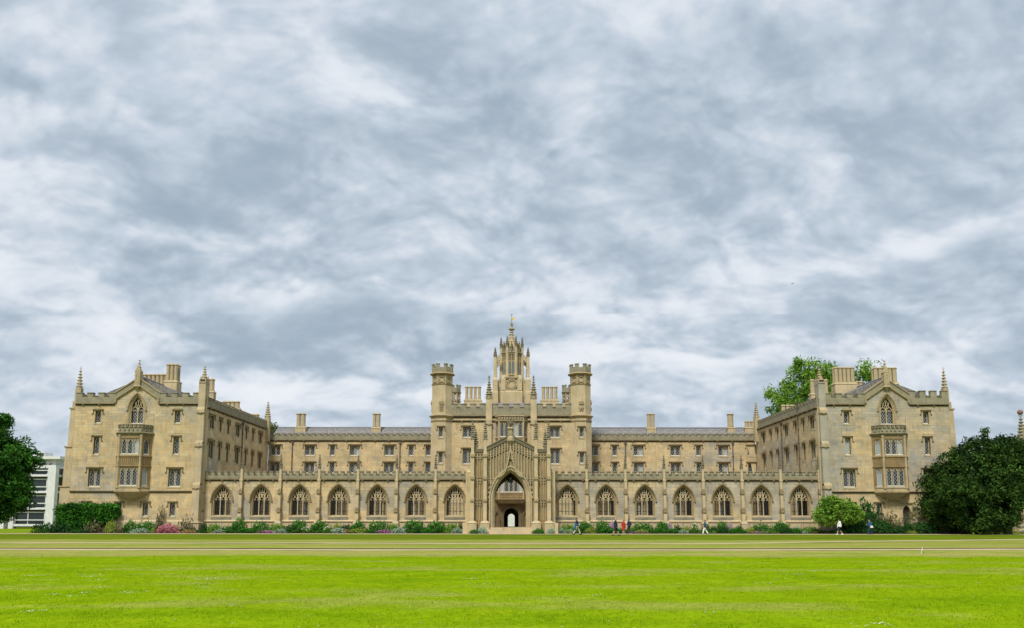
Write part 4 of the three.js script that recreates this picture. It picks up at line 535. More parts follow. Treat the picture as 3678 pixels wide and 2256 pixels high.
    const rt = grp('rear_turret', g); rt.position.set(q * 8.75, 0, -10); const u = new MB(); u.loft(ngon(0, 0, oc(0.72)), 15, ngon(0, 0, oc(0.72)), 19.7); u.build('turret_shaft', M.stone, rt); const op = new MB(); for (let i = 0; i < 8; i++) { const p = new MB(); p.box(-0.32, 19.9, -0.12, -0.2, 21.1, 0.02); p.box(0.2, 19.9, -0.12, 0.32, 21.1, 0.02); p.ribbon([[-0.25, 20.5], [0, 20.9], [0.25, 20.5]], 0.08, -0.1, 0); p.ribbon([[-0.22, 20.0], [0.22, 20.4]], 0.07, -0.1, 0); p.ribbon([[-0.22, 20.4], [0.22, 20.0]], 0.07, -0.11, -0.01); addAt(op, p, faceMat(0, 0, 0.76, i)); } op.build('tracery_band', M.trim, rt); const c2 = new MB(); c2.loft(ngon(0, 0, oc(0.72)), 21.05, ngon(0, 0, oc(0.92)), 21.3); c2.loft(ngon(0, 0, oc(0.72)), 19.65, ngon(0, 0, oc(0.84)), 19.9); c2.build('string_course', M.trim, rt); crown(rt, 0, 0, 0.8, 21.3, 21.95, 22.45, 0.18);
    chimney(g, q * 5.72, 16.8, 19.35, 21.4, -4.5, 4, 0.62, { r: 0.4, d: 0.8 });
  }
}
// ---------------------------------------------------------------- lantern with the weathervane
{
  const g = thing('lantern_tower', 'ornate pinnacled stone lantern rising over the gate tower roof, with crocketed spire', 'tower', [-0.06, 0, -29]), m = new MB();
  m.box(-1.66, 17, -2, 1.66, 21.0, 2.0); m.loft(rect(0, 0, 3.36, 4.0), 21.0, rect(0, 0, 2.9, 3.5), 21.3); m.box(-1.45, 21.2, -1.7, 1.45, 23.3, 1.7); m.box(-2.3, 17, -1.9, 2.3, 22.4, 1.35); m.loft(rect(0, -0.27, 4.6, 3.25), 22.4, rect(0, 0, 3.4, 3.2), 23.4); for (const q of [-1, 1]) { m.box(q * 1.27 - 0.32, 21.2, 1.5, q * 1.27 + 0.32, 23.0, 1.95); m.quad([q * 1.27 - 0.32, 23.0, 1.95], [q * 1.27 + 0.32, 23.0, 1.95], [q * 1.2 + 0.25, 23.6, 1.72], [q * 1.2 - 0.25, 23.6, 1.72]); } m.build('base_stage', M.stone, g);
  const pn2 = new MB(); pn2.ribbon([...Array(20).keys()].map((i) => [0.78 * Math.cos(i * 0.31416), 22.2 + 0.78 * Math.sin(i * 0.31416)]), 0.14, 1.68, 1.9, true); pn2.ribbon([...Array(20).keys()].map((i) => [0.55 * Math.cos(i * 0.31416), 22.2 + 0.55 * Math.sin(i * 0.31416)]), 0.12, 1.68, 1.82, true); pn2.ribbon([[-0.92, 21.32], [0.92, 21.32], [0.92, 23.06], [-0.92, 23.06]], 0.1, 1.68, 1.86, true); pn2.box(-1.1, 23.16, 1.5, 1.1, 23.34, 1.96); pn2.build('roundel', M.trim, g);
  const core = new MB(); core.loft(ngon(0, 0, oc(1.55)), 23.3, ngon(0, 0, oc(1.55)), 27.2); core.build('core_wall', M.stone, g);
  for (let i = 0; i < 8; i++) { const p = grp('belfry_window', g), b = new MB(), l = new MB(), gl = new MB(); const a = i * Math.PI / 4; p.position.set(Math.sin(a) * 1.56, 0, Math.cos(a) * 1.56); p.rotation.y = a;
    gl.box(-0.48, 23.85, 0, 0.48, 25.8, 0.02); gl.build('pane', M.greenGlass, p); lattice(l, -0.44, 23.85, -0.04, 25.6, 0.24, 0.3, 0.03, 0.03); lattice(l, 0.04, 23.85, 0.44, 25.6, 0.24, 0.3, 0.03, 0.03); l.build('lattice', M.came, p);
    b.box(-0.05, 23.8, 0, 0.05, 26.9, 0.12); for (const q of [-1, 1]) { b.box(q * 0.53 - 0.06, 23.7, 0, q * 0.53 + 0.06, 26.95, 0.14); b.box(q * 0.27 - 0.04, 25.8, 0, q * 0.27 + 0.04, 26.9, 0.1); b.ribbon(archPts(0.22, 25.35, 25.75, 4).map(([x, y]) => [x + q * 0.26, y]), 0.08, 0.02, 0.1); b.ribbon([[q * 0.5, 25.75], [q * 0.26, 25.95], [0, 25.75]], 0.09, 0.02, 0.11); } b.box(-0.55, 23.62, 0, 0.55, 23.82, 0.16); b.box(-0.6, 26.9, 0, 0.6, 27.0, 0.16); for (const [x0, x1] of [[-0.47, -0.31], [-0.23, -0.05], [0.05, 0.23], [0.31, 0.47]]) { b.col = [0.3, 0.28, 0.25]; b.box(x0, 25.98, 0, x1, 26.88, 0.02); b.col = [1, 1, 1]; } b.build('frame', M.trim, p); }
  const pil = new MB(); for (const [x, z] of ngon(0, 0, oc(1.62))) pil.loft(ngon(x, z, 0.27), 23.3, ngon(x, z, 0.24), 27.9); pil.build('pilaster', M.stone, g).userData.kind = 'stuff';
  const st = new MB(); st.loft(ngon(0, 0, oc(1.62)), 27.0, ngon(0, 0, oc(1.85)), 27.15); st.loft(ngon(0, 0, oc(1.85)), 27.15, ngon(0, 0, oc(1.66)), 27.3); st.loft(ngon(0, 0, oc(1.64)), 27.3, ngon(0, 0, oc(1.64)), 27.62); for (let i = 0; i < 8; i++) { const p = new MB(); for (const x of [-0.4, 0, 0.4]) p.box(x - 0.12, 27.6, -0.16, x + 0.12, 27.82, 0.02); addAt(st, p, faceMat(0, 0, 1.64, i)); } st.build('parapet', M.grey, g);
  ngon(0, 0, oc(1.64)).forEach(([x, z]) => { const p = new MB(); p.box(-0.12, 27.4, -0.12, 0.12, 28.5, 0.12); p.col = [0.7, 0.68, 0.64]; oneCrocketed(p, 0, 0, 28.45, 0.34, 1.4, 4, { k: 1.2 }); p.build('pinnacle', M.grey, g).position.set(x, 0, z); });
  for (let i = 0; i < 8; i++) { const a = i * Math.PI / 4, p = new MB(); p.col = [0.75, 0.72, 0.66]; p.box(-0.09, 27.3, -0.09, 0.09, 28.0, 0.09); oneCrocketed(p, 0, 0, 28.0, 0.24, 1.05, 3, { k: 1.2 }); p.build('pinnacle', M.grey, g).position.set(Math.sin(a) * 1.68, 0, Math.cos(a) * 1.68); }
  for (const [sx, sz] of [[1, 1], [-1, 1], [1, -1], [-1, -1]]) { const p = grp('flying_buttress', g); p.position.set(sx * 2.52, 0, sz * 1.9); const a = new MB(); a.box(-0.47, 17, -0.47, 0.47, 20.8, 0.47); a.loft(rect(0, 0, 0.94), 20.8, rect(0, 0, 0.8), 21.1); a.box(-0.4, 21.1, -0.4, 0.4, 22.7, 0.4); a.loft(rect(0, 0, 0.84), 22.7, rect(0, 0, 0.44), 23.3); a.box(-0.25, 23.3, -0.25, 0.25, 25.2, 0.25); a.box(-0.2, 25.2, -0.2, 0.2, 26.5, 0.2); a.build('pier', M.stone, p); const s = new MB(); s.col = [0.7, 0.68, 0.64]; oneCrocketed(s, 0, 0, 26.5, 0.42, 1.5, 5, { k: 1.15 }); s.build('pinnacle', M.grey, p);
    const fl = new MB(); fl.plate([[0, 24.7], [0.12, 25.3], [0.4, 25.75], [0.75, 25.9], [0.75, 26.75], [0.45, 26.35], [0, 26.0]], [], -0.12, 0.12); for (let i = 0; i < 4; i++) fl.knob(0.12 + i * 0.18, 26.15 + i * 0.19, 0, 0.1, 0.12, 0.1); const fm = fl.build('flyer_arch', M.trim, p); fm.rotation.y = sx > 0 ? Math.PI : 0; }
  const d = new MB(), prof = [[27.62, 1.5], [28.1, 1.44], [28.6, 1.2], [29.1, 0.86], [29.5, 0.58], [29.8, 0.38], [30.3, 0.24], [31.0, 0.19], [31.6, 0.14], [32.1, 0.09]];
  for (let i = 0; i < prof.length - 1; i++) d.loft(ngon(0, 0, prof[i][1]), prof[i][0], ngon(0, 0, prof[i + 1][1]), prof[i + 1][0], false); for (let i = 0; i < 9; i++) { const y = 27.9 + i * 0.22, k = prof.findIndex((q) => q[0] > y), r = mix(prof[k - 1][1], prof[k][1], (y - prof[k - 1][0]) / (prof[k][0] - prof[k - 1][0])); for (const [x, z] of ngon(0, 0, r + 0.03)) d.knob(x, y, z, 0.11, 0.1, 0.11); } for (let i = 0; i < 8; i++) { const p = new MB(); p.tri([-0.45, 27.6, 0.02], [0.45, 27.6, 0.02], [0, 28.75, -0.25]); p.knob(0, 28.8, -0.25, 0.1, 0.16, 0.1); p.ribbon([[-0.45, 27.6], [0, 28.6], [0.45, 27.6]], 0.1, -0.2, 0.05); addAt(d, p, faceMat(0, 0, 1.4, i)); }
  for (const [y, r, h] of [[29.8, 0.44, 0.14], [30.3, 0.36, 0.12], [30.7, 0.3, 0.1], [31.2, 0.46, 0.2], [31.75, 0.2, 0.1], [32.05, 0.26, 0.1]]) { d.loft(ngon(0, 0, r * 0.6), y - h, ngon(0, 0, r), y, false); d.loft(ngon(0, 0, r), y, ngon(0, 0, r * 0.6), y + h, false); for (const [x, z] of ngon(0, 0, r)) d.knob(x, y, z, r * 0.25, h * 0.7, r * 0.25); } d.build('spire', M.trim, g);
  const w = thing('weathervane', 'gilded weathervane on a thin rod at the very top of the spire', 'weathervane', [-0.06, 32.1, -29]), r = new MB(); r.bar([0, 0, 0], [0, 1.35, 0], 0.05, 0.03, 6); r.ball(0, 1.4, 0, 0.07, 0.05, 0.07); for (const q of [-1, 1]) r.bar([0, 1.4, 0], [q * 0.14, 1.52, 0], 0.04, 0.04, 5); r.build('rod', M.iron, w); const v = new MB(); v.plate([[-0.3, 0.76], [-0.15, 0.72], [0, 0.74], [0.14, 0.52], [0.46, 0.55], [0.38, 0.68], [0.52, 0.77], [0.38, 0.86], [0.46, 1.0], [0.14, 1.0], [0, 0.8], [-0.15, 0.82]], [], -0.015, 0.015); v.build('vane', M.gold, w);
}
// ---------------------------------------------------------------- porch
{
  const g = thing('porch', 'richly carved gothic porch with tall pointed arch and ogee hood, amid the cloister', 'porch', [-0.17, 0, 2]), f = FR(0, 0), rake = (x) => 11.05 - Math.abs(x) * 0.5;
  const outer = [[-2.9, 0.1], [2.9, 0.1], [2.9, rake(2.9)], [0, 11.05], [-2.9, rake(2.9)]];
  { const w = new MB(); w.col = [0.62, 0.6, 0.54]; w.plate(outer, [archHole(0, 2.2, 0.12, 3.95, 7.5, 12)], -0.9, 0).build('wall', M.stone, g); }
  const ar = new MB(), ring = (a, ap, w, n0, n1) => ar.ribbon([[-a, 0.72], ...archPts(a, 3.95, ap, 14), [a, 0.72]], w, n0, n1); ring(2.38, 7.72, 0.16, 0, 0.2); ring(2.16, 7.47, 0.22, -0.25, 0.06); ring(2.0, 7.3, 0.12, -0.42, -0.08); ring(1.9, 7.18, 0.14, -0.62, -0.3); ring(1.82, 7.08, 0.1, -0.86, -0.55); ar.build('arch_moulding', M.trim, g);
  const og = new MB(), ogee = []; for (let i = 0; i <= 14; i++) { const t = i / 14; ogee.push([mix(1.45, 0.0, Math.pow(t, 0.62)) * (1 - 0.12 * Math.sin(t * 3.14)), mix(6.45, 9.9, t * 0.35 + 0.65 * t * t)]); } for (const q of [-1, 1]) { const pts = ogee.map(([x, y]) => [x * q, y]); og.ribbon(pts, 0.13, 0.02 + (q > 0 ? 0 : 0.004), 0.3 + (q > 0 ? 0 : 0.004)); for (let i = 1; i < 13; i++) og.knob(pts[i][0] + q * 0.13, pts[i][1] + 0.04, 0.2, 0.13, 0.12, 0.1); for (let i = 0; i < 6; i++) { const a = 0.25 + i * 0.16, x = 2.5 * Math.cos(a) ; og.knob(q * archHalf(2.52, 3.95, 7.85, 4.1 + i * 0.55), 4.1 + i * 0.55, 0.15, 0.15, 0.13, 0.1); } og.ribbon(archPts(0.3, 7.9, 8.5, 3).map(([x, y]) => [x, y]), 0.06, 0.05, 0.13); } for (let i = 0; i < 26; i++) { const y = R(7.85, 8.9), w = (8.95 - y) * 0.5 + 0.05; og.knob(R(-w, w), y, 0.06, 0.1, 0.09, 0.08); } og.knob(0, 9.95, 0.2, 0.2, 0.16, 0.16); og.knob(0, 10.2, 0.2, 0.12, 0.2, 0.12); og.build('ogee_hood', M.trim, g);
  const tr = new MB(), archTop = (x) => { let y = 7.9; while (y > 3.9 && archHalf(2.5, 3.95, 7.85, y) < Math.abs(x)) y -= 0.05; return y; }, ogTop = (x) => { const a = Math.abs(x); if (a > 1.4) return 0; for (let i = 14; i >= 0; i--) if (ogee[i][0] >= a) return ogee[i][1] + 0.15; return 0; };
  for (let x = -2.6; x <= 2.61; x += 0.325) { const y0 = Math.max(archTop(x), ogTop(x), Math.abs(x) > 2.5 ? 4 : 0), y1 = rake(x) - 0.3; if (y1 - y0 > 0.2) tr.ribbon([[x, y0], [x, y1]], 0.085, 0, 0.2); const xm = x + 0.1625; if (xm < 2.6) { for (const k of [0.52, 0.88]) { const yy = rake(xm) - k; if (yy > Math.max(archTop(xm), ogTop(xm)) + 0.15) quatrefoil(tr, xm, yy, 0.15, 0.05, 0.012, 0.16); } const ya = rake(xm) - 1.2; if (ya > Math.max(archTop(xm), ogTop(xm)) + 0.3) tr.ribbon(archPts(0.15, ya - 0.15, ya + 0.05, 3).map(([u, v]) => [u + xm, v]), 0.055, 0.016, 0.17); if (Math.abs(xm) > 1.75) { const yb = 6.15; if (yb > archTop(xm) + 0.1) { quatrefoil(tr, xm, yb, 0.15, 0.05, 0.02, 0.17); quatrefoil(tr, xm, yb - 0.32, 0.14, 0.05, 0.02, 0.17); } if (Math.abs(xm) > 2.35) quatrefoil(tr, xm, 5.2, 0.14, 0.05, 0.02, 0.17); } } } tr.build('blind_tracery', M.trim, g);
  const cp = new MB(); cp.col = [0.55, 0.53, 0.48]; cp.ribbon([[-2.85, rake(2.85) - 0.02], [0, 11.06], [2.85, rake(2.85) - 0.02]], 0.42, -0.9, 0.26); cp.col = [0.8, 0.78, 0.72]; cp.ribbon([[-2.85, rake(2.85) + 0.24], [0, 11.34], [2.85, rake(2.85) + 0.24]], 0.1, -0.95, 0.34); cp.build('gable_coping', M.grey, g);
  // piers, panels between them, pinnacles
  const pier = grp('pier'), pb = new MB(), ps = new MB(), pp = new MB(); pb.box(-0.52, 0, -0.2, 0.52, 1.2, 1.0); pb.loft(rect(0, 0.4, 1.14, 1.3), 1.2, rect(0, 0.3, 0.6, 1.0), 1.48); pb.build('base', M.stone, pier); ps.box(-0.21, 1.4, -0.2, 0.21, 3.75, 0.75); ps.box(-0.2, 4.1, -0.2, 0.2, 6.25, 0.66); ps.box(-0.2, 6.6, -0.2, 0.2, 8.85, 0.58); ps.box(-0.17, 9.2, 0, 0.17, 10.7, 0.42); ps.build('shaft', M.stone, pier);
  for (const [y, n0, n1] of [[3.75, 0.8, 0.66], [6.25, 0.72, 0.58], [8.85, 0.64, 0.45]]) { const c = new MB(); c.col = [0.85, 0.83, 0.77]; c.box(-0.26, y - 0.08, -0.2, 0.26, y + 0.06, n0 + 0.06); c.box(-0.24, y + 0.06, -0.2, 0.24, y + 0.2, n0); c.quad([-0.24, y + 0.2, n0], [0.24, y + 0.2, n0], [0.21, y + 0.42, n1], [-0.21, y + 0.42, n1]); c.knob(0, y - 0.1, n0, 0.15, 0.12, 0.1); c.build('weathering_cap', M.trim, pier); } oneCrocketed(pp, 0, 0.2, 10.7, 0.36, 2.45, 8, { k: 1.25, dense: 1 }); pp.build('pinnacle', M.grey, pier);
  for (const x of [-4.35, -2.9, 2.92, 4.38]) { const p = pier.clone(); p.position.set(x, 0, 0); g.add(p); }
  for (const q of [-1, 1]) {
    const x = q * 3.64, m = new MB(); m.col = [0.66, 0.58, 0.46]; m.box(x - 0.75, 0, -0.6, x + 0.75, 9.45, 0.02); m.build('wall', M.stone, g); const t = new MB();
    for (const k of [-0.42, -0.14, 0.14, 0.42]) { t.ribbon([[x + k, 1.55], [x + k, 3.3]], 0.06, 0, 0.16); t.ribbon([[x + k, 3.95], [x + k, 5.85]], 0.06, 0, 0.16); t.ribbon([[x + k, 6.5], [x + k, 8.45]], 0.06, 0, 0.12); } for (const y of [3.75, 6.3, 9.0]) { for (const k of [-0.32, 0, 0.32]) { quatrefoil(t, x + k, y, 0.18, 0.055, 0.01, 0.18); quatrefoil(t, x + k, y - 0.34, 0.17, 0.055, 0.01, 0.18); t.ribbon(archPts(0.15, y - 0.75, y - 0.55, 3).map(([u, v]) => [u + x + k, v]), 0.05, 0.016, 0.11); } } t.build('blind_tracery', M.trim, g);
    const c = new MB(); c.col = [0.7, 0.68, 0.62]; for (let i = 0; i < 3; i++) c.box(x - 0.75, 9.32 + i * 0.14, -0.65, x + 0.75, 9.42 + i * 0.14, 0.18 - i * 0.05); c.build('coping', M.grey, g); const s = new MB(); s.box(-0.17, 9.7, -0.17, 0.17, 9.95, 0.17); oneCrocketed(s, 0, 0, 9.95, 0.4, 2.2, 7, { k: 1.4, dense: 1 }); s.build('pinnacle', M.grey, g).position.set(q * 4.02, 0, -0.25);
    const b = new MB(); b.box(q > 0 ? 4.4 : -5.15, 0, -2.5, q > 0 ? 5.15 : -4.4, 7.0, -0.4); b.box(q > 0 ? 4.4 : -5.4, 0, -2.5, q > 0 ? 5.4 : -4.4, 1.25, 0.75); b.loft([[q * 4.3, -2.5], [q * 5.2, -2.5], [q * 5.2, -0.35], [q * 4.3, -0.35]], 7.0, [[q * 4.3, -2.5], [q * 4.6, -2.5], [q * 4.6, -0.8], [q * 4.3, -0.8]], 7.6); b.box(q > 0 ? 4.3 : -4.7, 0, -5.6, q > 0 ? 4.7 : -4.3, 9.3, -0.5); b.box(q > 0 ? 2.25 : -2.6, 0, -5.6, q > 0 ? 2.6 : -2.25, 8, -0.9); b.build('side_wall', M.stone, g); const iw = new MB(); iw.box(q > 0 ? 2.2 : -2.25, 0.72, -5.55, q > 0 ? 2.25 : -2.2, 8, -0.95); iw.build('inner_wall', M.shadePaint, g);  // inner wall colour darkened as painted porch shade
  }
  new MB().plate(rectPts(-4.5, 0.1, 4.5, 9.3), [archHole(0, 1.86, 0.12, 4.0, 6.5, 10)], -6, -5.6).build('back_wall', M.shadedTrim, g);  // back wall darkened too, porch shade in its colour
  const v = new MB(), n = 16; for (let i = 0; i < n; i++) { const P = archPts(2.25, 4.3, 7.9, n / 2), a = P[i], b = P[i + 1]; if (b) v.quad([a[0], a[1], -0.9], [b[0], b[1], -0.9], [b[0], b[1], -5.6], [a[0], a[1], -5.6]); } for (const z of [-1.6, -3.2, -4.8]) v.ribbon(archPts(2.22, 4.3, 7.86, 8), 0.2, z - 0.12, z + 0.12); v.build('vault', M.shadePaint, g); const ro = new MB(); ro.box(-4.5, 9.0, -5.6, 4.5, 9.28, -0.62); ro.build('roof', M.lead, g);  // vault painted dark for the shade under it
  for (let i = 0; i < 4; i++) { const s = new MB(); s.box(-2.6 - (3 - i) * 0.12, i * 0.18, -0.2, 2.6 + (3 - i) * 0.12, (i + 1) * 0.18, 1.9 - i * 0.38); s.build('step', M.stone, g); } const fl = new MB(); fl.box(-2.3, 0, -6, 2.3, 0.715, -0.2); fl.build('porch_floor', M.stone, g);
  const pd = new MB(); pd.loft(ngon(0, 0.1, 0.12), 10.25, ngon(0, 0.1, 0.42), 10.6); for (let i = 0; i < 8; i++) pd.knob(Math.cos(i * 0.785) * 0.36, 10.62, 0.1 + Math.sin(i * 0.785) * 0.36, 0.13, 0.12, 0.13); pd.loft(ngon(0, 0.1, 0.44), 10.65, ngon(0, 0.1, 0.44), 11.0); pd.loft(ngon(0, 0.1, 0.44), 11.0, ngon(0, 0.1, 0.28), 11.2); pd.loft(ngon(0, 0.1, 0.25), 11.2, ngon(0, 0.1, 0.25), 11.9); for (const [x, z] of ngon(0, 0.1, 0.3)) pd.bar([x, 11.2, z], [x, 11.9, z], 0.05, 0.05, 5); pd.loft(ngon(0, 0.1, 0.28), 11.9, ngon(0, 0.1, 0.44), 12.05); pd.loft(ngon(0, 0.1, 0.44), 12.05, ngon(0, 0.1, 0.36), 12.2); pd.build('pedestal', M.trim, g);
}
{ // eagle on the gable
  const e = thing('eagle_statue', 'weathered stone eagle with half open wings on the pedestal over the porch gable', 'statue', [-0.17, 12.2, 2.1]), b = new MB(); b.col = [0.6, 0.57, 0.5];
  b.ball(0, 0.5, 0, 0.22, 0.34, 0.2); b.ball(0, 0.72, 0.06, 0.15, 0.17, 0.14); b.ball(0, 0.92, 0.08, 0.11, 0.12, 0.12); b.bar([0, 0.92, 0.16], [0, 0.87, 0.28], 0.055, 0.01, 5); for (const q of [-1, 1]) { b.bar([q * 0.1, 0.3, 0], [q * 0.11, 0.04, 0.05], 0.09, 0.05, 6); for (const t of [-0.06, 0, 0.06]) b.bar([q * 0.11, 0.05, 0.05], [q * 0.11 + t, 0.01, 0.17], 0.03, 0.015, 4); } b.bar([0, 0.4, -0.1], [0, 0.02, -0.24], 0.12, 0.06, 6); b.build('body', M.grey, e);
  for (const q of [-1, 1]) { const w = new MB(); w.col = [0.6, 0.57, 0.5]; w.plate([[0.1, 0.62], [0.24, 0.86], [0.36, 0.94], [0.42, 0.8], [0.4, 0.5], [0.34, 0.2], [0.26, 0.3], [0.16, 0.36]].map(([x, y]) => [x * q, y]), [], -0.07, 0.03); for (let i = 0; i < 4; i++) w.ribbon([[q * (0.2 + i * 0.05), 0.75], [q * (0.22 + i * 0.05), 0.35]], 0.03, 0.03, 0.05); w.build('wing', M.grey, e); }
  const l = thing('hanging_lantern', 'dark iron lantern hanging inside the porch arch', 'lantern', [-0.17, 5.95, -0.6]), c = new MB(); c.bar([0, 0.9, 0], [0, 1.75, 0], 0.03, 0.03, 5); c.loft(ngon(0, 0, 0.34, 6, 0), 0.62, ngon(0, 0, 0.05, 6, 0), 0.95); c.loft(ngon(0, 0, 0.1, 6, 0), -0.06, ngon(0, 0, 0.3, 6, 0), 0.05); for (const [x, z] of ngon(0, 0, 0.3, 6, 0)) c.bar([x, 0.05, z], [x * 1.08, 0.65, z * 1.08], 0.025, 0.025, 4); c.build('frame', M.iron, l); const gl = new MB(); gl.loft(ngon(0, 0, 0.27, 6, 0), 0.06, ngon(0, 0, 0.29, 6, 0), 0.6); gl.build('pane', M.glass, l);
  const cw = thing('court_wall', 'pale wall glimpsed through the dark archway under the gate tower', 'wall', [0, 0, -72]), w = new MB(); w.box(-9, 0, -0.6, 9, 7, 0); w.build('wall', std({ map: T.concrete }), cw); const cp = new MB(); cp.box(-9.1, 7, -0.8, 9.1, 7.2, 0.2); cp.build('coping', M.grey, cw);
}
// ---------------------------------------------------------------- far buildings
{
  const g = thing('apartment_block', 'white concrete block of flats with dark window bands, partly behind the tree', 'building', [-90, 0, -60]);
  const bx = (n, mat, ...a) => new MB().box(...a).build(n, mat, g);
  bx('core_wall', std({ color: rgb(0.09, 0.075, 0.065) }), -4.6, 0, -9, 2.4, 11.4, -0.7);
  for (const x of [-5.2, 2.0]) bx('pillar', M.concrete, x - (x === 2 ? 0.75 : 0.45), -0.5, -0.9, x + (x === 2 ? 0.75 : 0.45), 11.6, 0.25);
  for (const y of [0.05, 3.2, 6.35, 9.5]) { bx('floor_slab', M.concrete, -5.4, y + 0.2, -9, 2.6, y + 0.62, 0.1); bx('balcony_rail', M.concrete, -5.3, y + 1.3, -0.25, 2.2, y + 1.48, -0.1); const w = grp('window', g); new MB().box(-5, y + 0.64, -0.7, 1.2, y + 2.9, -0.62).build('pane', M.glass, w); const f = new MB(); for (const x of [-4.9, -2.4, 0.75]) f.box(x - 0.07, y + 0.64, -0.62, x + 0.07, y + 3.1, -0.45); f.box(-5, y + 2.75, -0.62, 1.3, y + 2.95, -0.4); f.build('frame', M.concrete, w); }
  for (const x of [-9.5, -7.2]) bx('pillar', M.concrete, x - 0.9, -0.4, -3, x + 0.9, 4.6, 0.6); bx('floor_slab', M.concrete, -11, 4.6, -6, -5.4, 5.3, 0.7); bx('annex_wall', M.concrete, -11, 0, -6.5, -5.4, 4.6, -4);
  bx('parapet', M.concrete, -5.4, 11.3, -9, 2.6, 11.9, 0.15); bx('penthouse_wall', M.concrete, -4.6, 11.9, -8, 2.0, 13.1, -0.8); { const w = grp('window', g); new MB().box(-2.6, 12.0, -0.8, -0.8, 13.1, -0.74).build('pane', M.glass, w); }
  bx('roof_slab', M.concrete, -5.4, 13.05, -9, 3.4, 13.6, 0.3); bx('plant_room', M.concrete, -2.6, 13.6, -4, -0.4, 14.45, -1); bx('plant_vent', M.iron, -1.6, 13.75, -1, -0.5, 14.3, -0.94);
  bx('side_wall', M.concrete, 3.2, 0, -10, 7, 10.6, -2.5); for (const y of [1.2, 4.2, 7.2]) { const w = grp('window', g); new MB().box(3.5, y, -2.5, 4.6, y + 2.6, -2.44).build('pane', M.glass, w); const f = new MB(); f.box(3.95, y, -2.44, 4.05, y + 2.6, -2.36); f.box(3.4, y + 1.7, -2.44, 4.7, y + 1.8, -2.35); f.build('frame', M.concrete, w); } for (const y of [0.6, 3.7, 6.8, 10]) bx('floor_slab', M.concrete, 2.7, y, -10, 7, y + 0.45, -2.2);
  const rl = new MB(); for (let x = 2.8; x < 7; x += 0.9) rl.bar([x, 10.6, -2.4], [x, 11.5, -2.4], 0.03, 0.03, 4); rl.bar([2.8, 11.5, -2.4], [7, 11.5, -2.4], 0.03, 0.03, 4); rl.build('roof_railing', M.pipe, g);
}
{
  const g = thing('gabled_lodge', 'stone gable with a ball topped crocketed pinnacle showing past the dark evergreen', 'building', [73, 0, -20]), m = new MB(); m.plate([[-0.7, 0], [9, 0], [9, 11], [4.5, 14], [-0.7, 11.8]], [rectPts(-0.2, 2.2, 1.4, 3.6)], -6, 0); m.build('wall', M.stone, g); const c = new MB(); c.ribbon([[-0.8, 11.9], [4.5, 14.2], [9, 11.2]], 0.35, -6, 0.2); c.build('gable_coping', M.grey, g);
  const p = new MB(); p.box(-0.55, 0, -0.5, 0.35, 13.0, 0.4); oneCrocketed(p, -0.1, 0, 13.0, 0.95, 3.9, 7, { k: 1.2 }); p.build('pinnacle', M.grey, g); const b = new MB(); b.ball(-0.1, 16.95, 0, 0.4); b.build('ball_finial', std({ color: rgb(0.2, 0.13, 0.11) }), g); const w = grp('window', g); new MB().box(-0.2, 2.2, -0.4, 1.4, 3.6, -0.35).build('pane', std({ color: rgb(0.09, 0.02, 0.02), roughness: 0.2 }), w); const f = new MB(); f.ribbon(rectPts(-0.2, 2.2, 1.4, 3.6), 0.14, -0.34, -0.2, true); f.box(0.55, 2.2, -0.35, 0.65, 3.6, -0.22); f.build('frame', M.casement, w);
  const r = thing('ramp_wall', 'low stone ramp wall with sloping coping at the foot of the dark evergreen', 'wall', [68.5, 0, -12]), q = new MB(); q.plate([[-2, 0], [12, 0], [12, 4.2], [-2, 0.6]], [], -0.5, 0); q.build('wall', M.stone, r); const cq = new MB(); cq.ribbon([[-2, 0.7], [12, 4.3]], 0.22, -0.6, 0.12); cq.ribbon([[-2, 0.15], [12, 2.2]], 0.14, 0, 0.1); cq.build('coping', M.grey, r);
}
// ---------------------------------------------------------------- trees and plants
const noise3 = new ImprovedNoise(), leafMat = (o = {}) => new THREE.MeshPhysicalMaterial({ roughness: 0.75, specularIntensity: 0.25, vertexColors: true, ...o });
function leafGeo(n, size, spread, s0) {                   // a loose clump of small folded leaves
  const P = [], N = [], old = seed; seed = s0;
  for (let i = 0; i < n; i++) {
    const c = new THREE.Vector3(R(-1, 1), R(-1, 1), R(-1, 1)).multiplyScalar(spread), q = new THREE.Quaternion().setFromEuler(new THREE.Euler(R(-1.2, 1.2), R(0, 6.3), R(-1.2, 1.2))), l = size * R(0.7, 1.3), w = l * R(0.3, 0.45);
    const v = [[-l, 0, 0], [0, 0, w], [l, -l * 0.2, 0], [0, 0, -w]].map(([x, y, z]) => new THREE.Vector3(x, y, z).applyQuaternion(q).add(c)), nn = new THREE.Vector3(0, 1, 0).applyQuaternion(q);
    for (const k of [0, 1, 2, 0, 2, 3]) { P.push(v[k].x, v[k].y, v[k].z); N.push(nn.x, nn.y, nn.z); }
  }
  seed = old; const g = new THREE.BufferGeometry(); g.setAttribute('position', new THREE.Float32BufferAttribute(P, 3)); g.setAttribute('normal', new THREE.Float32BufferAttribute(N, 3)); return g;
}
function foliage(parent, name, n, geo, mat, sample, colour, sc = [0.75, 1.3]) {
  const im = new THREE.InstancedMesh(geo, mat, n), m = new THREE.Matrix4(), q = new THREE.Quaternion(), e = new THREE.Euler(), c = new THREE.Color();
  for (let i = 0; i < n; i++) { const p = sample(i), s = R(...sc); q.setFromEuler(e.set(R(0, 6.3), R(0, 6.3), R(0, 6.3))); m.compose(p, q, new THREE.Vector3(s, s, s)); im.setMatrixAt(i, m); const k = colour(p); c.setRGB(k[0], k[1], k[2]); im.setColorAt(i, c); }
  im.userData.kind = 'stuff'; im.name = name; im.castShadow = im.receiveShadow = true; parent.add(im); return im;
}
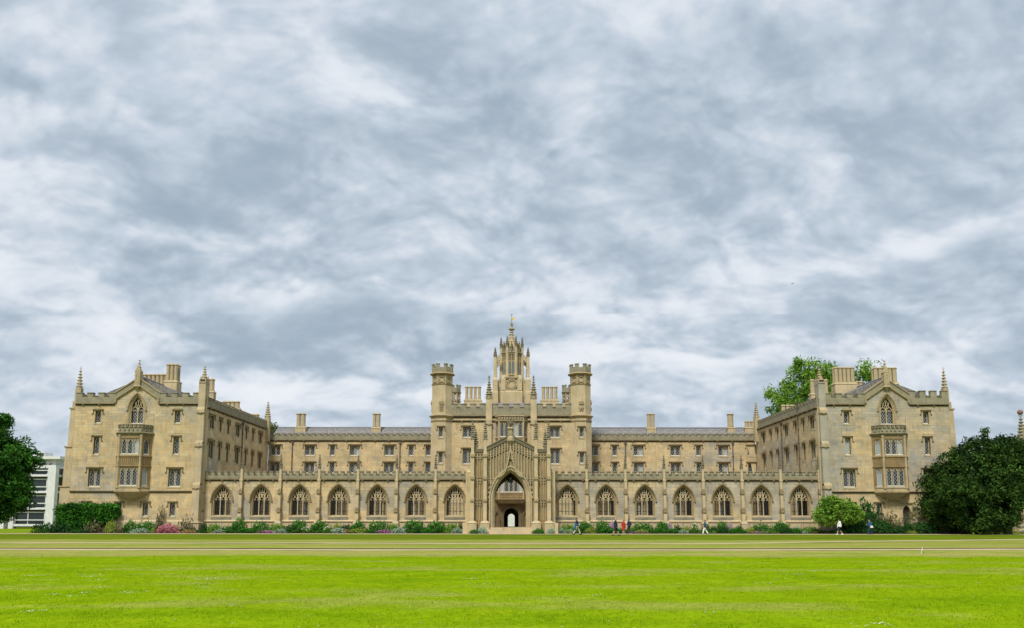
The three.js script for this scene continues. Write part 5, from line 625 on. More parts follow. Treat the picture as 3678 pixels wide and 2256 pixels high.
const inBlobs = (blobs, o = {}) => { const tot = blobs.reduce((a, b) => a + b[3] * b[4] + b[4] * b[5], 0); return () => {
  for (let t = 0; t < 200; t++) { let k = rnd() * tot, b = blobs[0]; for (const q of blobs) { k -= q[3] * q[4] + q[4] * q[5]; b = q; if (k < 0) break; }
    const th = R(0, 6.2832), cz = R(-1, 1), r = Math.pow(rnd(), o.shell || 0.3), s = Math.sqrt(1 - cz * cz), lump = 1 + 0.2 * noise3.noise(Math.cos(th) * 2 + b[0], cz * 2.4 + b[1], Math.sin(th) * 2 + b[2]) + 0.13 * noise3.noise(Math.cos(th) * 6 + b[0], cz * 6, Math.sin(th) * 6), p = new THREE.Vector3(b[0] + Math.cos(th) * s * r * b[3] * lump, b[1] + cz * r * b[4] * lump, b[2] + Math.sin(th) * s * r * b[5] * lump);
    if (p.y < (o.floor ?? 0.1)) continue; if (noise3.noise(p.x * o.f, p.y * o.f, p.z * o.f) < (o.gap ?? -0.2)) continue; return p; } return new THREE.Vector3(blobs[0][0], blobs[0][1], blobs[0][2]); }; };
const varied = (a, b, f = 0.5) => (p) => { const t = clamp(0.5 + noise3.noise(p.x * f, p.y * f, p.z * f) * 1.1 + R(-0.3, 0.3)), k = R(0.75, 1.25); return a.map((v, i) => mix(v, b[i], t) * k); };
const white = leafMat({ vertexColors: false, color: rgb(1, 1, 1), transmission: 0.0, side: THREE.DoubleSide });
const clumpS = leafGeo(7, 0.16, 0.26, 11), clumpM = leafGeo(8, 0.2, 0.34, 12), clumpL = leafGeo(9, 0.26, 0.5, 13);
function trunkOf(parent, base, limbs, r) { const m = new MB(); for (const [a, b, r0, r1] of limbs) m.bar(a, b, r0, r1, 8); m.build('trunk', M.bark, parent); }
function tree(name, label, category, pos, blobs, n, geo, colours, limbs, o) { const core = blobs.length; for (let i = 0; i < (o.tufts || 0); i++) { const b = blobs[Math.floor(rnd() * core)], th = R(0, 6.28), cz = R(-0.5, 1), s = Math.sqrt(Math.max(0, 1 - cz * cz)), r = R(0.18, 0.34) * Math.min(b[3], b[4]) ; blobs.push([b[0] + Math.cos(th) * s * b[3], b[1] + cz * b[4], b[2] + Math.sin(th) * s * b[5], r * 1.3, r, r * 1.2]); } const t = thing(name, label, category, pos); trunkOf(t, null, limbs); foliage(t, 'crown', n, geo, white, inBlobs(blobs, o), varied(...colours)); return t; }
tree('evergreen_tree', 'big dark evergreen tree, crown reaching the ground, beside the grey stained wing', 'tree', [56.5, 0, 2],
  [[-3.7, 4.9, 0, 5.5, 5, 6], [2.6, 7, -1, 6, 3.2, 5], [-6, 3.4, 1, 3.6, 3.2, 4], [-1.2, 8.9, 0, 3.8, 2.5, 3.6], [-4.2, 7, 0, 3.4, 2.4, 3.6], [3, 8.9, -1, 3.4, 2.2, 3], [-4, 1.8, 2, 3.9, 2, 4], [-0.4, 5.2, 1, 2.6, 2.4, 4]], 11000, clumpM, [[0.003, 0.017, 0.002], [0.046, 0.1, 0.013], 0.8], [[[0, 0, 0], [0, 3.5, 0], 0.5, 0.35], [[0, 3, 0], [-4, 6, 1], 0.28, 0.1], [[0, 3, 0], [4, 7, 0], 0.28, 0.1], [[0, 3, 0], [0, 8, -1], 0.25, 0.1]], { f: 0.75, gap: -0.06, shell: 0.3, tufts: 26 });
tree('broadleaf_tree', 'dense green broadleaf tree in front of the white concrete block of flats', 'tree', [-58.9, 0, 3],
  [[-1, 6.8, 0, 4.8, 4, 4], [1, 4.6, 0, 3.5, 2.6, 3], [0.3, 11.4, 0, 1.7, 1.9, 1.6], [1.6, 8.0, 0, 2.6, 2.2, 2.5], [2.4, 5.2, 0.5, 2.3, 1.8, 2], [1.2, 2.6, 0, 1.9, 1.2, 1.6]], 4200, clumpM, [[0.012, 0.055, 0.005], [0.045, 0.15, 0.014], 0.6], [[[0.6, 0, 0], [0.3, 4, 0], 0.3, 0.22], [[0.3, 4, 0], [2.2, 7, 0], 0.15, 0.06], [[0.3, 3.5, 0], [-2, 8, 0], 0.18, 0.06], [[0.3, 4, 0], [0.3, 11, 0], 0.16, 0.04]], { f: 0.8, gap: -0.08, floor: 1.3, tufts: 16 });
tree('plane_tree', 'tall bright green airy tree behind the chimneys of the grey stained wing', 'tree', [60, 0, -60],
  [[-6.6, 24.2, 0, 4.2, 4.6, 4], [-2, 28.2, 0, 5.2, 4.8, 4.5], [1.4, 26, 0, 3.6, 5.5, 4], [9.2, 29.6, 0, 3.3, 3.2, 3], [6, 24, 0, 5, 4, 4], [-4, 22, 0, 5, 3.5, 4]], 3300, clumpL, [[0.08, 0.19, 0.014], [0.21, 0.35, 0.045], 0.4], [[[0, 0, 0], [0, 16, 0], 0.7, 0.45], [[0, 15, 0], [-6.5, 25, 0], 0.3, 0.08], [[0, 15, 0], [-2, 31, 0], 0.35, 0.06], [[0, 16, 0], [9, 30, 0], 0.3, 0.05], [[-3, 20, 0], [-9, 25.5, 0], 0.12, 0.04], [[0, 20, 0], [3, 30, 0], 0.18, 0.05]], { f: 0.5, gap: -0.02, shell: 0.6, floor: 15, tufts: 14 });
tree('distant_tree', 'olive treetop just showing over the roof by the back corner of the warm wing', 'tree', [-43.6, 0, -50], [[0, 16.9, 0, 2.3, 1.9, 2], [-2, 16, 0, 2, 1.6, 2]], 500, clumpM, [[0.05, 0.075, 0.015], [0.12, 0.14, 0.03], 0.8], [[[0, 0, 0], [0, 16, 0], 0.4, 0.15]], { f: 0.8, gap: -0.4, floor: 10 });
// shrubs along the border
const KIND = {
  g: ['mid green shrub', [[0.012, 0.065, 0.006], [0.04, 0.16, 0.012]]], d: ['dark green shrub', [[0.007, 0.034, 0.006], [0.02, 0.08, 0.012]]], l: ['light green shrub', [[0.06, 0.15, 0.012], [0.12, 0.26, 0.025]]],
  y: ['yellow green clump', [[0.12, 0.19, 0.02], [0.24, 0.3, 0.045]]], w: ['silvery mound', [[0.14, 0.21, 0.13], [0.32, 0.42, 0.3]]], p: ['magenta flower cushion', [[0.28, 0.07, 0.2], [0.5, 0.2, 0.4]]], v: ['pale lilac shrub', [[0.2, 0.14, 0.16], [0.42, 0.3, 0.38]]],
  o: ['russet leafy clump', [[0.2, 0.12, 0.04], [0.36, 0.24, 0.1]]], h: ['white flowered shrub', [[0.04, 0.1, 0.012], [0.1, 0.2, 0.03]]], b: ['brownish shrub', [[0.06, 0.06, 0.022], [0.14, 0.125, 0.06]]], m: ['rounded pink blossoming bush', [[0.16, 0.045, 0.055], [0.42, 0.15, 0.19]]] };
const shrubMat = leafMat({ side: THREE.DoubleSide }), shrubGeos = {};
function shrubGeo(k, v) {
  const id = k + v; if (shrubGeos[id]) return shrubGeos[id]; const [, [a, b]] = KIND[k], m = new MB(), n = k === 'b' ? 420 : 760, fl = new MB(), old = seed; seed = 1000 + id.charCodeAt(0) * 31 + v * 977;
  for (let i = 0; i < n; i++) {
    const th = R(0, 6.2832), ph = Math.acos(rnd()), r = Math.pow(rnd(), k === 'b' ? 0.7 : 0.28), L = 1 + 0.28 * noise3.noise(Math.cos(th) * 1.6 + v * 7, Math.sin(th) * 1.6, ph * 1.8 + v) + R(-0.06, 0.1), x = Math.cos(th) * Math.sin(ph) * r * L, z = Math.sin(th) * Math.sin(ph) * r * L, y = Math.cos(ph) * r * L;
    const t = clamp(0.35 + 0.5 * y + R(-0.35, 0.35)), j = R(0.8, 1.2), c = a.map((q, e) => mix(q, b[e], t) * j), s = (k === 'p' ? 0.07 : 0.1) * R(0.7, 1.35), q = new THREE.Quaternion().setFromEuler(new THREE.Euler(R(-1.3, 1.3), R(0, 6.3), R(-1.3, 1.3))), V = [[-s, 0, 0], [0, 0, s * 0.45], [s, -s * 0.2, 0], [0, 0, -s * 0.45]].map((w) => { const p = new THREE.Vector3(...w).applyQuaternion(q); return [p.x + x, Math.max(0.01, p.y + y), p.z + z]; });
    m.col = c; m.quad(...V);
  }
  if (k === 'h') for (let i = 0; i < 16; i++) { const th = R(0.3, 2.8), ph = R(0.2, 1.2); fl.knob(Math.cos(th) * Math.sin(ph) * 1.02, Math.cos(ph) * 1.02, Math.sin(th) * Math.sin(ph) * 1.02, 0.07, 0.06, 0.07); }
  seed = old; return shrubGeos[id] = [m.geom(), k === 'h' ? fl.geom() : null];
}
const stemGeo = (() => { const m = new MB(); for (let i = 0; i < 7; i++) { const a = i * 0.9; m.bar([Math.cos(a) * 0.1, 0, Math.sin(a) * 0.1], [Math.cos(a) * 0.6, 0.6, Math.sin(a) * 0.6], 0.025, 0.01, 4); } return m.geom(); })();
const petal = std({ color: rgb(0.8, 0.78, 0.62) });
const near = (x) => { // where along the border: named by the nearest arched window or buttress of the cloister
  const ord = ['first', 'second', 'third', 'fourth', 'fifth', 'sixth', 'seventh'], s = x < 0 ? -1 : 1, side = 'from the porch', tone = s < 0 ? 'warm' : 'grey'; let best = 9, txt = '';
  for (let i = 0; i < 7; i++) { const dw = Math.abs(x - WX(s, i)), db = Math.abs(x - BX(s, i)); if (dw < best) { best = dw; txt = `below the ${ord[i]} ${tone} cloister window`; } if (db < best) { best = db; txt = `by the ${ord[i]} ${tone} cloister buttress`; } } return [txt, side]; };
const labels = {};
function shrub(k, x, z, w, h, i, where) {
  const [word] = KIND[k], size = h > 1.25 ? 'tall ' : h < 0.5 && k !== 'p' ? 'low ' : '', row = z > 1 ? 'in front' : 'behind', [a, side] = where ? [where, ''] : near(x), flat = k === 'p';
  let label = `${word.startsWith('low') ? '' : size}${word} ${row} ${a} ${side}`.trim().replace(/ +/g, ' '); if (labels[label]) { label = label.replace(row, z > 1 ? 'at the path' : 'at the wall'); } labels[label] = 1;
  const t = thing(k === 'p' ? 'flower_cushion' : 'shrub', label, k === 'p' ? 'flowers' : 'shrub', [x, 0.04, z]); const [g, fl] = shrubGeo(k, i % 3), sy = Math.max(h, 0.3) / 1.05, m = new THREE.Mesh(g, shrubMat); m.name = 'foliage'; m.scale.set(w * 1.25, sy * (flat ? 1.05 : 1.05), Math.min(w, flat ? 0.55 : 0.8)); m.rotation.y = 0; m.castShadow = m.receiveShadow = true; t.add(m);
  const s = new THREE.Mesh(stemGeo, M.bark); s.name = 'stems'; s.scale.set(w * 0.8, sy, w * 0.6); t.add(s); if (fl) { const f = new THREE.Mesh(fl, petal); f.name = 'flowers'; f.scale.copy(m.scale); t.add(f); }
}
const BORDER = [
  ['d',-35.57,0.7,0.33,1.17],['l',-34.39,0.7,0.79,0.98],['w',-33.45,1.7,0.68,0.43],['y',-34.48,1.7,0.42,0.37],['g',-32.84,0.7,0.69,0.85],['g',-31.54,0.7,0.85,1.69],['g',-30.22,1.7,1.0,0.63],['g',-29.0,0.7,0.95,1.33],['p',-28.09,1.7,0.96,0.37],['w',-26.46,1.7,0.68,0.5],['l',-27.22,0.7,0.88,0.98],['d',-25.65,0.7,0.82,0.98],['g',-24.56,0.7,0.82,1.56],['h',-23.39,1.7,0.65,0.73],['g',-22.23,0.7,0.98,1.43],['h',-21.0,1.7,0.58,0.79],['w',-19.8,1.7,0.81,0.58],['y',-20.26,0.7,0.39,1.17],['d',-19.14,0.7,0.72,0.98],['o',-18.96,1.7,0.36,0.5],['g',-17.74,0.7,0.75,1.43],['y',-17.5,1.7,0.97,0.54],['g',-15.38,0.7,1.15,1.43],['g',-16.01,1.7,0.52,0.47],['p',-14.59,1.7,0.97,0.41],['l',-13.74,0.7,0.69,0.98],['w',-12.91,1.7,0.78,0.67],['g',-11.23,0.7,1.11,1.56],['d',-10.84,1.7,0.39,0.67],['g',-9.51,1.7,0.81,0.6],['g',-8.67,0.7,1.05,1.43],['l',-6.9,0.7,0.79,1.04],['w',-6.21,1.7,0.68,0.63],['y',-7.4,1.7,0.45,0.18],['d',-5.95,0.7,0.29,1.17],
  ['w',5.64,1.7,0.55,0.54],['w',6.58,1.7,0.45,0.47],['l',6.49,0.7,0.88,0.98],['g',8.49,0.7,0.98,1.37],['y',9.0,1.7,0.61,0.6],['g',10.49,0.7,0.75,1.5],['v',11.6,0.7,0.43,1.3],['g',10.98,1.7,0.78,0.79],['g',12.53,1.7,0.65,0.67],['p',14.47,1.7,1.1,0.28],['l',13.81,0.7,0.43,0.85],['g',15.23,0.7,1.11,1.26],['y',14.86,1.7,0.65,0.47],['g',17.43,0.7,0.69,1.43],['v',18.31,0.7,0.26,1.3],['g',16.9,1.7,0.68,0.69],['g',18.36,1.7,0.78,0.6],['d',19.15,0.7,0.46,0.94],['w',19.58,1.7,0.65,0.41],['y',20.19,0.7,0.59,0.78],['h',21.18,0.7,0.39,1.17],['g',22.49,0.7,0.39,1.17],['d',23.33,0.7,0.46,0.85],['g',24.37,0.7,0.62,1.41],['v',25.21,0.7,0.36,1.17],['d',24.15,1.7,0.55,0.79],['y',23.17,1.7,0.23,0.31],['g',25.73,1.7,1.04,0.67],['d',26.28,0.7,0.39,0.91],['g',28.91,0.7,1.05,1.17],['p',28.14,1.7,1.39,0.15],['y',27.29,1.7,0.52,0.67],['l',29.22,1.7,1.04,0.34],['g',31.14,0.7,0.92,1.39],['d',31.37,1.7,0.71,0.75],['y',30.34,1.7,0.29,0.09],['g',32.4,1.7,0.71,0.67],['w',32.95,0.7,0.39,0.85],['l',34.52,0.7,1.05,0.72],['w',33.45,1.7,0.42,0.34],['o',34.7,1.7,0.32,0.09],];
BORDER.forEach(([k, x, z, w, h], i) => shrub(k, x, z, w, h, i));
[['g', -4.08, 4, 0.56, 0.5, 'of the porch steps, the outer one'], ['w', -3.31, 4, 0.56, 0.75, 'right at the porch steps'], ['g', 2.98, 4, 0.6, 0.6, 'hugging the pier past the porch steps'], ['w', 4.35, 4, 0.42, 0.62, 'before the outermost porch pier']].forEach(([k, x, z, w, h, t], i) => shrub(k, x, z, w, h, i, t));
[['d', -53.19, 2.2, 1.08, 1.15, 'at the battered corner of the warm wing'], ['d', -51.77, 1.2, 1.21, 1.25, 'under the leafy climber'], ['b', -48.09, 1.2, 1.13, 1.5, 'beside the leafy climber'], ['y', -46.05, 1.2, 0.6, 1.36, 'before the warm wing'], ['b', -44.72, 2.2, 0.52, 1.07, 'below the oriel'], ['g', -43.83, 1.2, 0.79, 1.43, 'below the oriel'], ['w', -42.27, 2.2, 0.86, 0.55, 'before the warm wing'], ['g', -41.98, 1.2, 1.06, 1.36, 'before the warm wing'], ['m', -39.1, 2.2, 1.12, 1.05, 'before the warm wing'], ['b', -37.36, 1.2, 0.94, 1.95, 'against the inner corner pier of the warm wing'], ['o', -36.78, 2.2, 0.82, 0.42, 'before the inner corner pier of the warm wing'], ['d', -48.93, 2.2, 0.89, 0.45, 'before the leafy climber'], ['y', -40.79, 2.2, 0.22, 0.62, 'next to the pink bush'], ['b', -40.75, 0.5, 0.55, 3.3, 'climbing between ground floor windows of the warm wing'],
 ['d', 37.0, 2.3, 0.9, 0.5, 'below the light green tree'], ['b', 36.0, 2.0, 0.6, 0.5, 'below the light green tree'], ['d', 40.6, 0.9, 2.2, 3.5, 'under the oriel of the grey wing'], ['d', 42.0, 1.8, 1.5, 1.6, 'under the oriel of the grey wing'], ['b', 43.4, 1.2, 1.5, 2.9, 'at the wooden door'], ['d', 39.4, 1.6, 1.3, 1.3, 'in the shade of the light green tree'], ['d', 46.7, 1.8, 2.0, 1.35, 'between the palms and the evergreen'], ['d', 44.6, 1.9, 1.2, 0.9, 'at the foot of the palms'], ['y', 45.3, 2.5, 0.5, 0.4, 'at the foot of the palms'], ['b', 48.3, 0.9, 1.2, 2.2, 'between the palms and the evergreen']].forEach(([k, x, z, w, h, t], i) => shrub(k, x, z, w, h, i, t));
{ const t = thing('climbing_shrub', 'bright green climber covering the lower wall at the outer corner of the warm wing', 'climbing plant', [-49.2, 0, 0.6]); trunkOf(t, null, [[[-2, 0, 0], [-2, 2.6, 0], 0.06, 0.03], [[-2, 0.6, 0], [2.5, 2.8, 0], 0.05, 0.02]]);
  foliage(t, 'leaves', 2600, clumpS, white, () => { for (;;) { const x = R(-3.5, 3.5), y = R(0.1, 3.3) + 0.12 * Math.sin(x * 3), z = R(-0.5, 0.5), lo = x < -0.3 ? 0 : (x + 0.3) * 0.5; if (y > lo && y < 3.35 && !(x < -3.2 && y > 3)) return new THREE.Vector3(x, y, z * (y > 2.2 ? 1.2 : 0.9)); } }, varied([0.012, 0.07, 0.006], [0.05, 0.19, 0.015], 1.2), [0.6, 1.05]); }
tree('ornamental_tree', 'small light green spreading tree at the inner corner of the grey stained wing', 'tree', [37, 0, 2.4], [[0, 2.7, 0, 2.2, 1.35, 1.4], [-1.4, 1.9, 0.2, 1.4, 0.9, 1], [1.3, 2.2, 0, 1.6, 1.0, 1.1], [-0.6, 3.5, 0, 1, 0.7, 0.8]], 1300, clumpS, [[0.06, 0.15, 0.012], [0.17, 0.3, 0.035], 1.1], [[[0, 0, 0], [0.1, 1.6, 0], 0.09, 0.07], [[0.1, 1.4, 0], [-1.2, 2.6, 0], 0.05, 0.02], [[0.1, 1.4, 0], [1.2, 2.8, 0], 0.05, 0.02]], { f: 1.5, gap: -0.06, floor: 0.7, tufts: 16 });
[[45.6, 1.2, 1.9, 'green fan palm with a short trunk beside the wooden door, before the grey stained wing'], [47.2, 0.6, 2.5, 'taller fan palm with yellowish fronds close to the big dark evergreen']].forEach(([x, z, h, l], n) => {
  const t = thing('fan_palm', l, 'palm', [x, 0, z]), k = new MB(); k.bar([0, 0, 0], [0.05, h, 0], 0.13, 0.1, 8); k.build('trunk', M.bark, t); const col = n ? [0.16, 0.17, 0.05] : [0.06, 0.11, 0.03];
  for (let i = 0; i < 16; i++) { const a = i * 2.4, up = R(-0.5, 0.9), f = new MB(), d = [Math.cos(a) * Math.cos(up), Math.sin(up), Math.sin(a) * Math.cos(up)], e = [d[0] * 0.6, h + d[1] * 0.6, d[2] * 0.6]; f.col = col.map((c) => c * R(0.7, 1.3)); f.bar([0.05, h, 0], e, 0.02, 0.012, 4); const sx = -Math.sin(a), sz = Math.cos(a); for (let j = -4; j <= 4; j++) { const q = j * 0.3, L = 0.62, tx = d[0] * Math.cos(q) + sx * Math.sin(q), tz = d[2] * Math.cos(q) + sz * Math.sin(q), ty = d[1] * Math.cos(q) - 0.25; f.tri([e[0] - sx * 0.03, e[1], e[2] - sz * 0.03], [e[0] + sx * 0.03, e[1] + 0.01, e[2] + sz * 0.03], [e[0] + tx * L, e[1] + ty * L, e[2] + tz * L]); } f.build('frond', shrubMat, t); }
});
{ const geo = new MB().bar([0, 0, 0], [0, 1.12, 0], 0.028, 0.022, 5).geom(), cap = new MB().ball(0, 1.12, 0, 0.035).geom(); [-35.02, -33.89, -30.39, -27.94, -23.44, -21.13, -20.0, -18.68, -16.5, -14.12, -7.44, -6.51, 5.5, 5.86, 7.45, 13.8, 19.88, 20.81, 27.75, 30.2, 32.45, 33.77, 34.77].forEach((x) => { let l = `thin dark stake at the plinth ${near(x).join(' ')}`; for (const o of ['second ', 'third ']) if (labels[l]) l = o + l.replace('second ', ''); labels[l] = 1; const t = thing('garden_stake', l, 'stake', [x, 0, -0.15], 'thin dark stakes along the cloister plinth'); const m = new THREE.Mesh(geo, M.wood), c = new THREE.Mesh(cap, M.wood); m.name = 'post'; c.name = 'cap'; t.add(m, c); }); }

{ const old = seed; seed = 909; foliage(scene, 'ground_cover', 2600, leafGeo(8, 0.1, 0.16, 17), white, () => { for (;;) { const x = R(-46, 47); if (Math.abs(x) < 4.9) continue; const f = rnd(), z = mix(0.1, 2.1, f); return new THREE.Vector3(x, 0.1 + rnd() * mix(0.65, 0.2, f) * (0.7 + 0.6 * noise3.noise(x * 0.5, 3, z)), z); } }, varied([0.016, 0.065, 0.008], [0.055, 0.15, 0.014], 0.5)); scene.children.at(-1).userData = { kind: 'stuff', label: 'low green ground cover filling the flower borders between the shrubs', category: 'ground cover' }; seed = old; }
// ---------------------------------------------------------------- people on the path
const V3 = (a) => new THREE.Vector3(...a);
function march(dist, lo, size, res, colour) {              // closed surface of a distance field inside a cube
  const mc = new MarchingCubes(res, new THREE.MeshBasicMaterial(), false, false, 60000), h = res / 2, P = [], s = size / 2, c = [lo[0] + s, lo[1] + s, lo[2] + s]; mc.isolation = 0;
  const at = (x, y, z) => -dist(c[0] + (x - h) / h * s, c[1] + (y - h) / h * s, c[2] + (z - h) / h * s), far = 4.6 * s / h;
  for (let z = 0; z < res; z += 4) for (let y = 0; y < res; y += 4) for (let x = 0; x < res; x += 4) { const d = at(x + 1.5, y + 1.5, z + 1.5), skip = Math.abs(d) > far; for (let k = z; k < Math.min(res, z + 4); k++) for (let j = y; j < Math.min(res, y + 4); j++) for (let i = x; i < Math.min(res, x + 4); i++) mc.field[i + j * res + k * res * res] = skip ? d : at(i, j, k); }
  mc.update(); const n = mc.count, p = new Float32Array(n * 3), nn = new Float32Array(n * 3); for (let i = 0; i < n; i++) for (let k = 0; k < 3; k++) { p[i * 3 + k] = mc.positionArray[i * 3 + k] * s + c[k]; nn[i * 3 + k] = mc.normalArray[i * 3 + k]; }
  const g = new THREE.BufferGeometry(); g.setAttribute('position', new THREE.BufferAttribute(p, 3)); g.setAttribute('normal', new THREE.BufferAttribute(nn, 3)); return g;
}
const cap = (x, y, z, a, b, ra, rb, sx = 1) => { const bx = b[0] - a[0], by = b[1] - a[1], bz = b[2] - a[2], px = x - a[0], py = y - a[1], pz = z - a[2], t = clamp((px * bx + py * by + pz * bz) / (bx * bx + by * by + bz * bz || 1e-9)); return Math.hypot((px - bx * t) / sx, py - by * t, pz - bz * t) - mix(ra, rb, t); };
const smin = (a, b, k) => { const h = clamp(0.5 + 0.5 * (b - a) / k); return mix(b, a, h) - k * h * (1 - h); };
const field = (bones, grow = 0, k = 0.035) => (x, y, z) => { let d = 9; for (const b of bones) d = smin(d, cap(x, y, z, b[0], b[1], b[2] + grow, b[3] + grow, b[4] || 1), k); return d; };
const headGeo = march((x, y, z) => { let d = Math.hypot(x / 0.076, (y - 0.03) / 0.108, (z + 0.005) / 0.094) * 0.09 - 0.09; d = smin(d, cap(x, y, z, [0, -0.05, 0.035], [0, -0.075, 0.06], 0.045, 0.03), 0.03); d = smin(d, cap(x, y, z, [0, 0.03, 0.085], [0, -0.012, 0.108], 0.011, 0.016), 0.015); for (const q of [-1, 1]) { d = -smin(-d, cap(x, y, z, [q * 0.03, 0.025, 0.098], [q * 0.036, 0.025, 0.096], 0.014, 0.014), 0.012); d = smin(d, cap(x, y, z, [q * 0.031, 0.025, 0.08], [q * 0.031, 0.025, 0.082], 0.013, 0.013), 0.004); d = smin(d, cap(x, y, z, [q * 0.079, 0.03, -0.01], [q * 0.08, 0.0, -0.005], 0.016, 0.01), 0.008); } d = smin(d, cap(x, y, z, [-0.022, -0.045, 0.088], [0.022, -0.045, 0.088], 0.009, 0.009), 0.008); return d; }, [-0.15, -0.14, -0.15], 0.3, 76);
const handGeo = march((x, y, z) => { let d = cap(x, y, z, [0, -0.02, -0.02], [0, -0.075, -0.02], 0.018, 0.017); d = smin(d, cap(x, y, z, [0, -0.02, 0.02], [0, -0.075, 0.022], 0.018, 0.016), 0.02); const L = [0.062, 0.074, 0.068, 0.05]; for (let i = 0; i < 4; i++) { const fz = 0.031 - i * 0.0215, l = L[i]; d = smin(d, cap(x, y, z, [0, -0.08, fz], [0.008, -0.08 - l * 0.5, fz], 0.009, 0.0085), 0.006); d = smin(d, cap(x, y, z, [0.008, -0.08 - l * 0.5, fz], [0.03, -0.08 - l * 0.9, fz], 0.0085, 0.0075), 0.004); } d = smin(d, cap(x, y, z, [0.005, -0.03, 0.03], [0.018, -0.065, 0.052], 0.012, 0.0095), 0.008); d = smin(d, cap(x, y, z, [0.018, -0.065, 0.052], [0.026, -0.09, 0.052], 0.0095, 0.008), 0.004); return d; }, [-0.1, -0.175, -0.1], 0.2, 66);
function person(label, x, z, face, h, c, o = {}) {
  const p = thing('person', label, 'person', [x, o.y ?? 0.02, z]), k = h / 1.75, S = (a) => a.map((v) => v * k), st = o.stride ?? 0.3, w = o.female ? 0.92 : 1; p.rotation.y = face;
  const hip = 0.93, sh = 1.43, J = { pel: [0, 0.97, 0], chest: [0, 1.26, 0.015], neck: [0, 1.49, 0.01], head: [0, 1.61, 0.035] };
  const leg = (q, f) => { const kn = [q * 0.095, 0.5, f * st * 0.5 + 0.05], an = [q * 0.09, f < 0 ? 0.11 : 0.08, f * st - (f < 0 ? 0.04 : 0)]; return { hp: [q * 0.09, hip, 0], kn, an, toe: [q * 0.1, f < 0 ? 0.03 : 0.045, an[2] + 0.17] }; }, A = leg(1, 1), B = leg(-1, -1);
  const arm = (q, f, bend) => { const s = [q * 0.185 * w, sh - 0.02, 0], e = [q * 0.22, 1.15, -f * 0.1], wr = bend ? [q * 0.17, bend, 0.26] : [q * 0.22, 0.9, f > 0 ? -0.1 : 0.14]; return { s, e, wr, f }; }, C = arm(1, 1, o.bendR), D = arm(-1, -1, o.bendL);
  const torso = [[[-0.08, 1.0, 0], [0.08, 1.0, 0], 0.115, 0.115], [[0, 1.0, 0], [0, 1.28, 0.01], 0.125, 0.135, 1.15], [[-0.11 * w, 1.33, 0.01], [0.11 * w, 1.33, 0.01], 0.1, 0.1], [[-0.15 * w, sh, 0], [0.15 * w, sh, 0], 0.065, 0.065]], armB = [C, D].flatMap((a) => [[a.s, a.e, 0.052, 0.042], [a.e, a.wr, 0.04, 0.027]]), legB = [A, B].flatMap((l) => [[l.hp, l.kn, 0.085, 0.056], [l.kn, l.an, 0.056, 0.038]]), feet = [A, B].flatMap((l) => [[l.an, [l.an[0], l.an[1] - 0.04, l.an[2] - 0.03], 0.038, 0.036], [[l.an[0], l.toe[1], l.an[2]], l.toe, 0.036, 0.03]]), neck = [[[0, 1.42, 0], J.head, 0.058, 0.05]];
  const sc = (g) => g.applyMatrix4(new THREE.Matrix4().makeScale(k, k, k)), put = (n, g, col, rough = 0.85) => { const m = new THREE.Mesh(g, std({ color: rgb(...col), roughness: rough })); m.name = n; m.castShadow = m.receiveShadow = true; p.add(m); return m; };
  const body = new MB(), I = new THREE.Matrix4(); body.geo(march(field([...torso, ...armB, ...legB, ...feet, ...neck]), [-0.95, -0.05, -0.95], 1.9, 92)); body.geo(headGeo, new THREE.Matrix4().makeTranslation(...J.head));
  for (const [a, q] of [[C, 1], [D, -1]]) { const d = V3(a.wr).sub(V3(a.e)).normalize(), m = new THREE.Matrix4().compose(V3(a.wr), new THREE.Quaternion().setFromUnitVectors(new THREE.Vector3(0, -1, 0), d), new THREE.Vector3(-q, 1, 1)); body.geo(handGeo, m); }
  const bg = sc(body.geom()); put('body', bg, c.skin || [0.5, 0.32, 0.24]);
  put('top', sc(march(field([...torso, ...(o.short ? armB.filter((_, i) => i % 2 === 0) : armB.map((b, i) => i % 2 ? [b[0], b[1].map((v, j) => mix(b[0][j], v, 0.92)), b[2], b[3]] : b)), ...(o.coat ? [[[0, 1.0, 0], [0, o.coat, 0.02], 0.14, 0.17, 1.1]] : []), ...(o.hood ? [[[0, 1.48, -0.07], [0, 1.42, -0.1], 0.08, 0.07]] : [])], 0.022), [-0.6, 0.45, -0.6], 1.2, 64)), c.top);
  put(o.shorts ? 'shorts' : 'trousers', sc(march(field([[[-0.06, 0.98, 0], [0.06, 0.98, 0], 0.115, 0.115], ...legB.map((b, i) => i % 2 ? (o.shorts || o.coat ? null : [b[0], b[1].map((v, j) => mix(b[0][j], v, 0.96)), b[2], b[3] + 0.012]) : b).filter(Boolean)], 0.02), [-0.6, 0.0, -0.6], 1.2, 64)), c.bottom);
  const hair = march((X, Y, Z) => { let d = Math.hypot(X / 0.086, (Y - 0.04) / 0.115, (Z + 0.014) / 0.1) * 0.1 - 0.1; d = Math.max(d, Z - 0.02 - (Y - 0.03) * 0.75); d = Math.max(d, -Y - 0.03 + (o.bald ? 0.0 : 0)); if (o.long) d = smin(d, cap(X, Y, Z, [0, 0.02, -0.07], [0, -0.14, -0.08], 0.065, 0.045), 0.03); if (o.bald) d = Math.max(d, Y - 0.045); return d; }, [-0.15, -0.2, -0.18], 0.34, 44); hair.translate(...J.head); put('hair', sc(hair), c.hair || [0.02, 0.014, 0.01], 0.6);
  const sh2 = new MB(); for (const l of [A, B]) { const s = march((X, Y, Z) => Math.max(field([[l.an, [l.an[0], l.an[1] - 0.05, l.an[2] - 0.035], 0.042, 0.042], [[l.an[0], l.toe[1], l.an[2] - 0.03], l.toe, 0.045, 0.036]], 0.008)(X, Y, Z), -Y + 0.001), [l.an[0] - 0.2, -0.06, l.an[2] - 0.17], 0.4, 44); put('shoe', sc(s), c.shoes || [0.02, 0.018, 0.016], 0.5); }
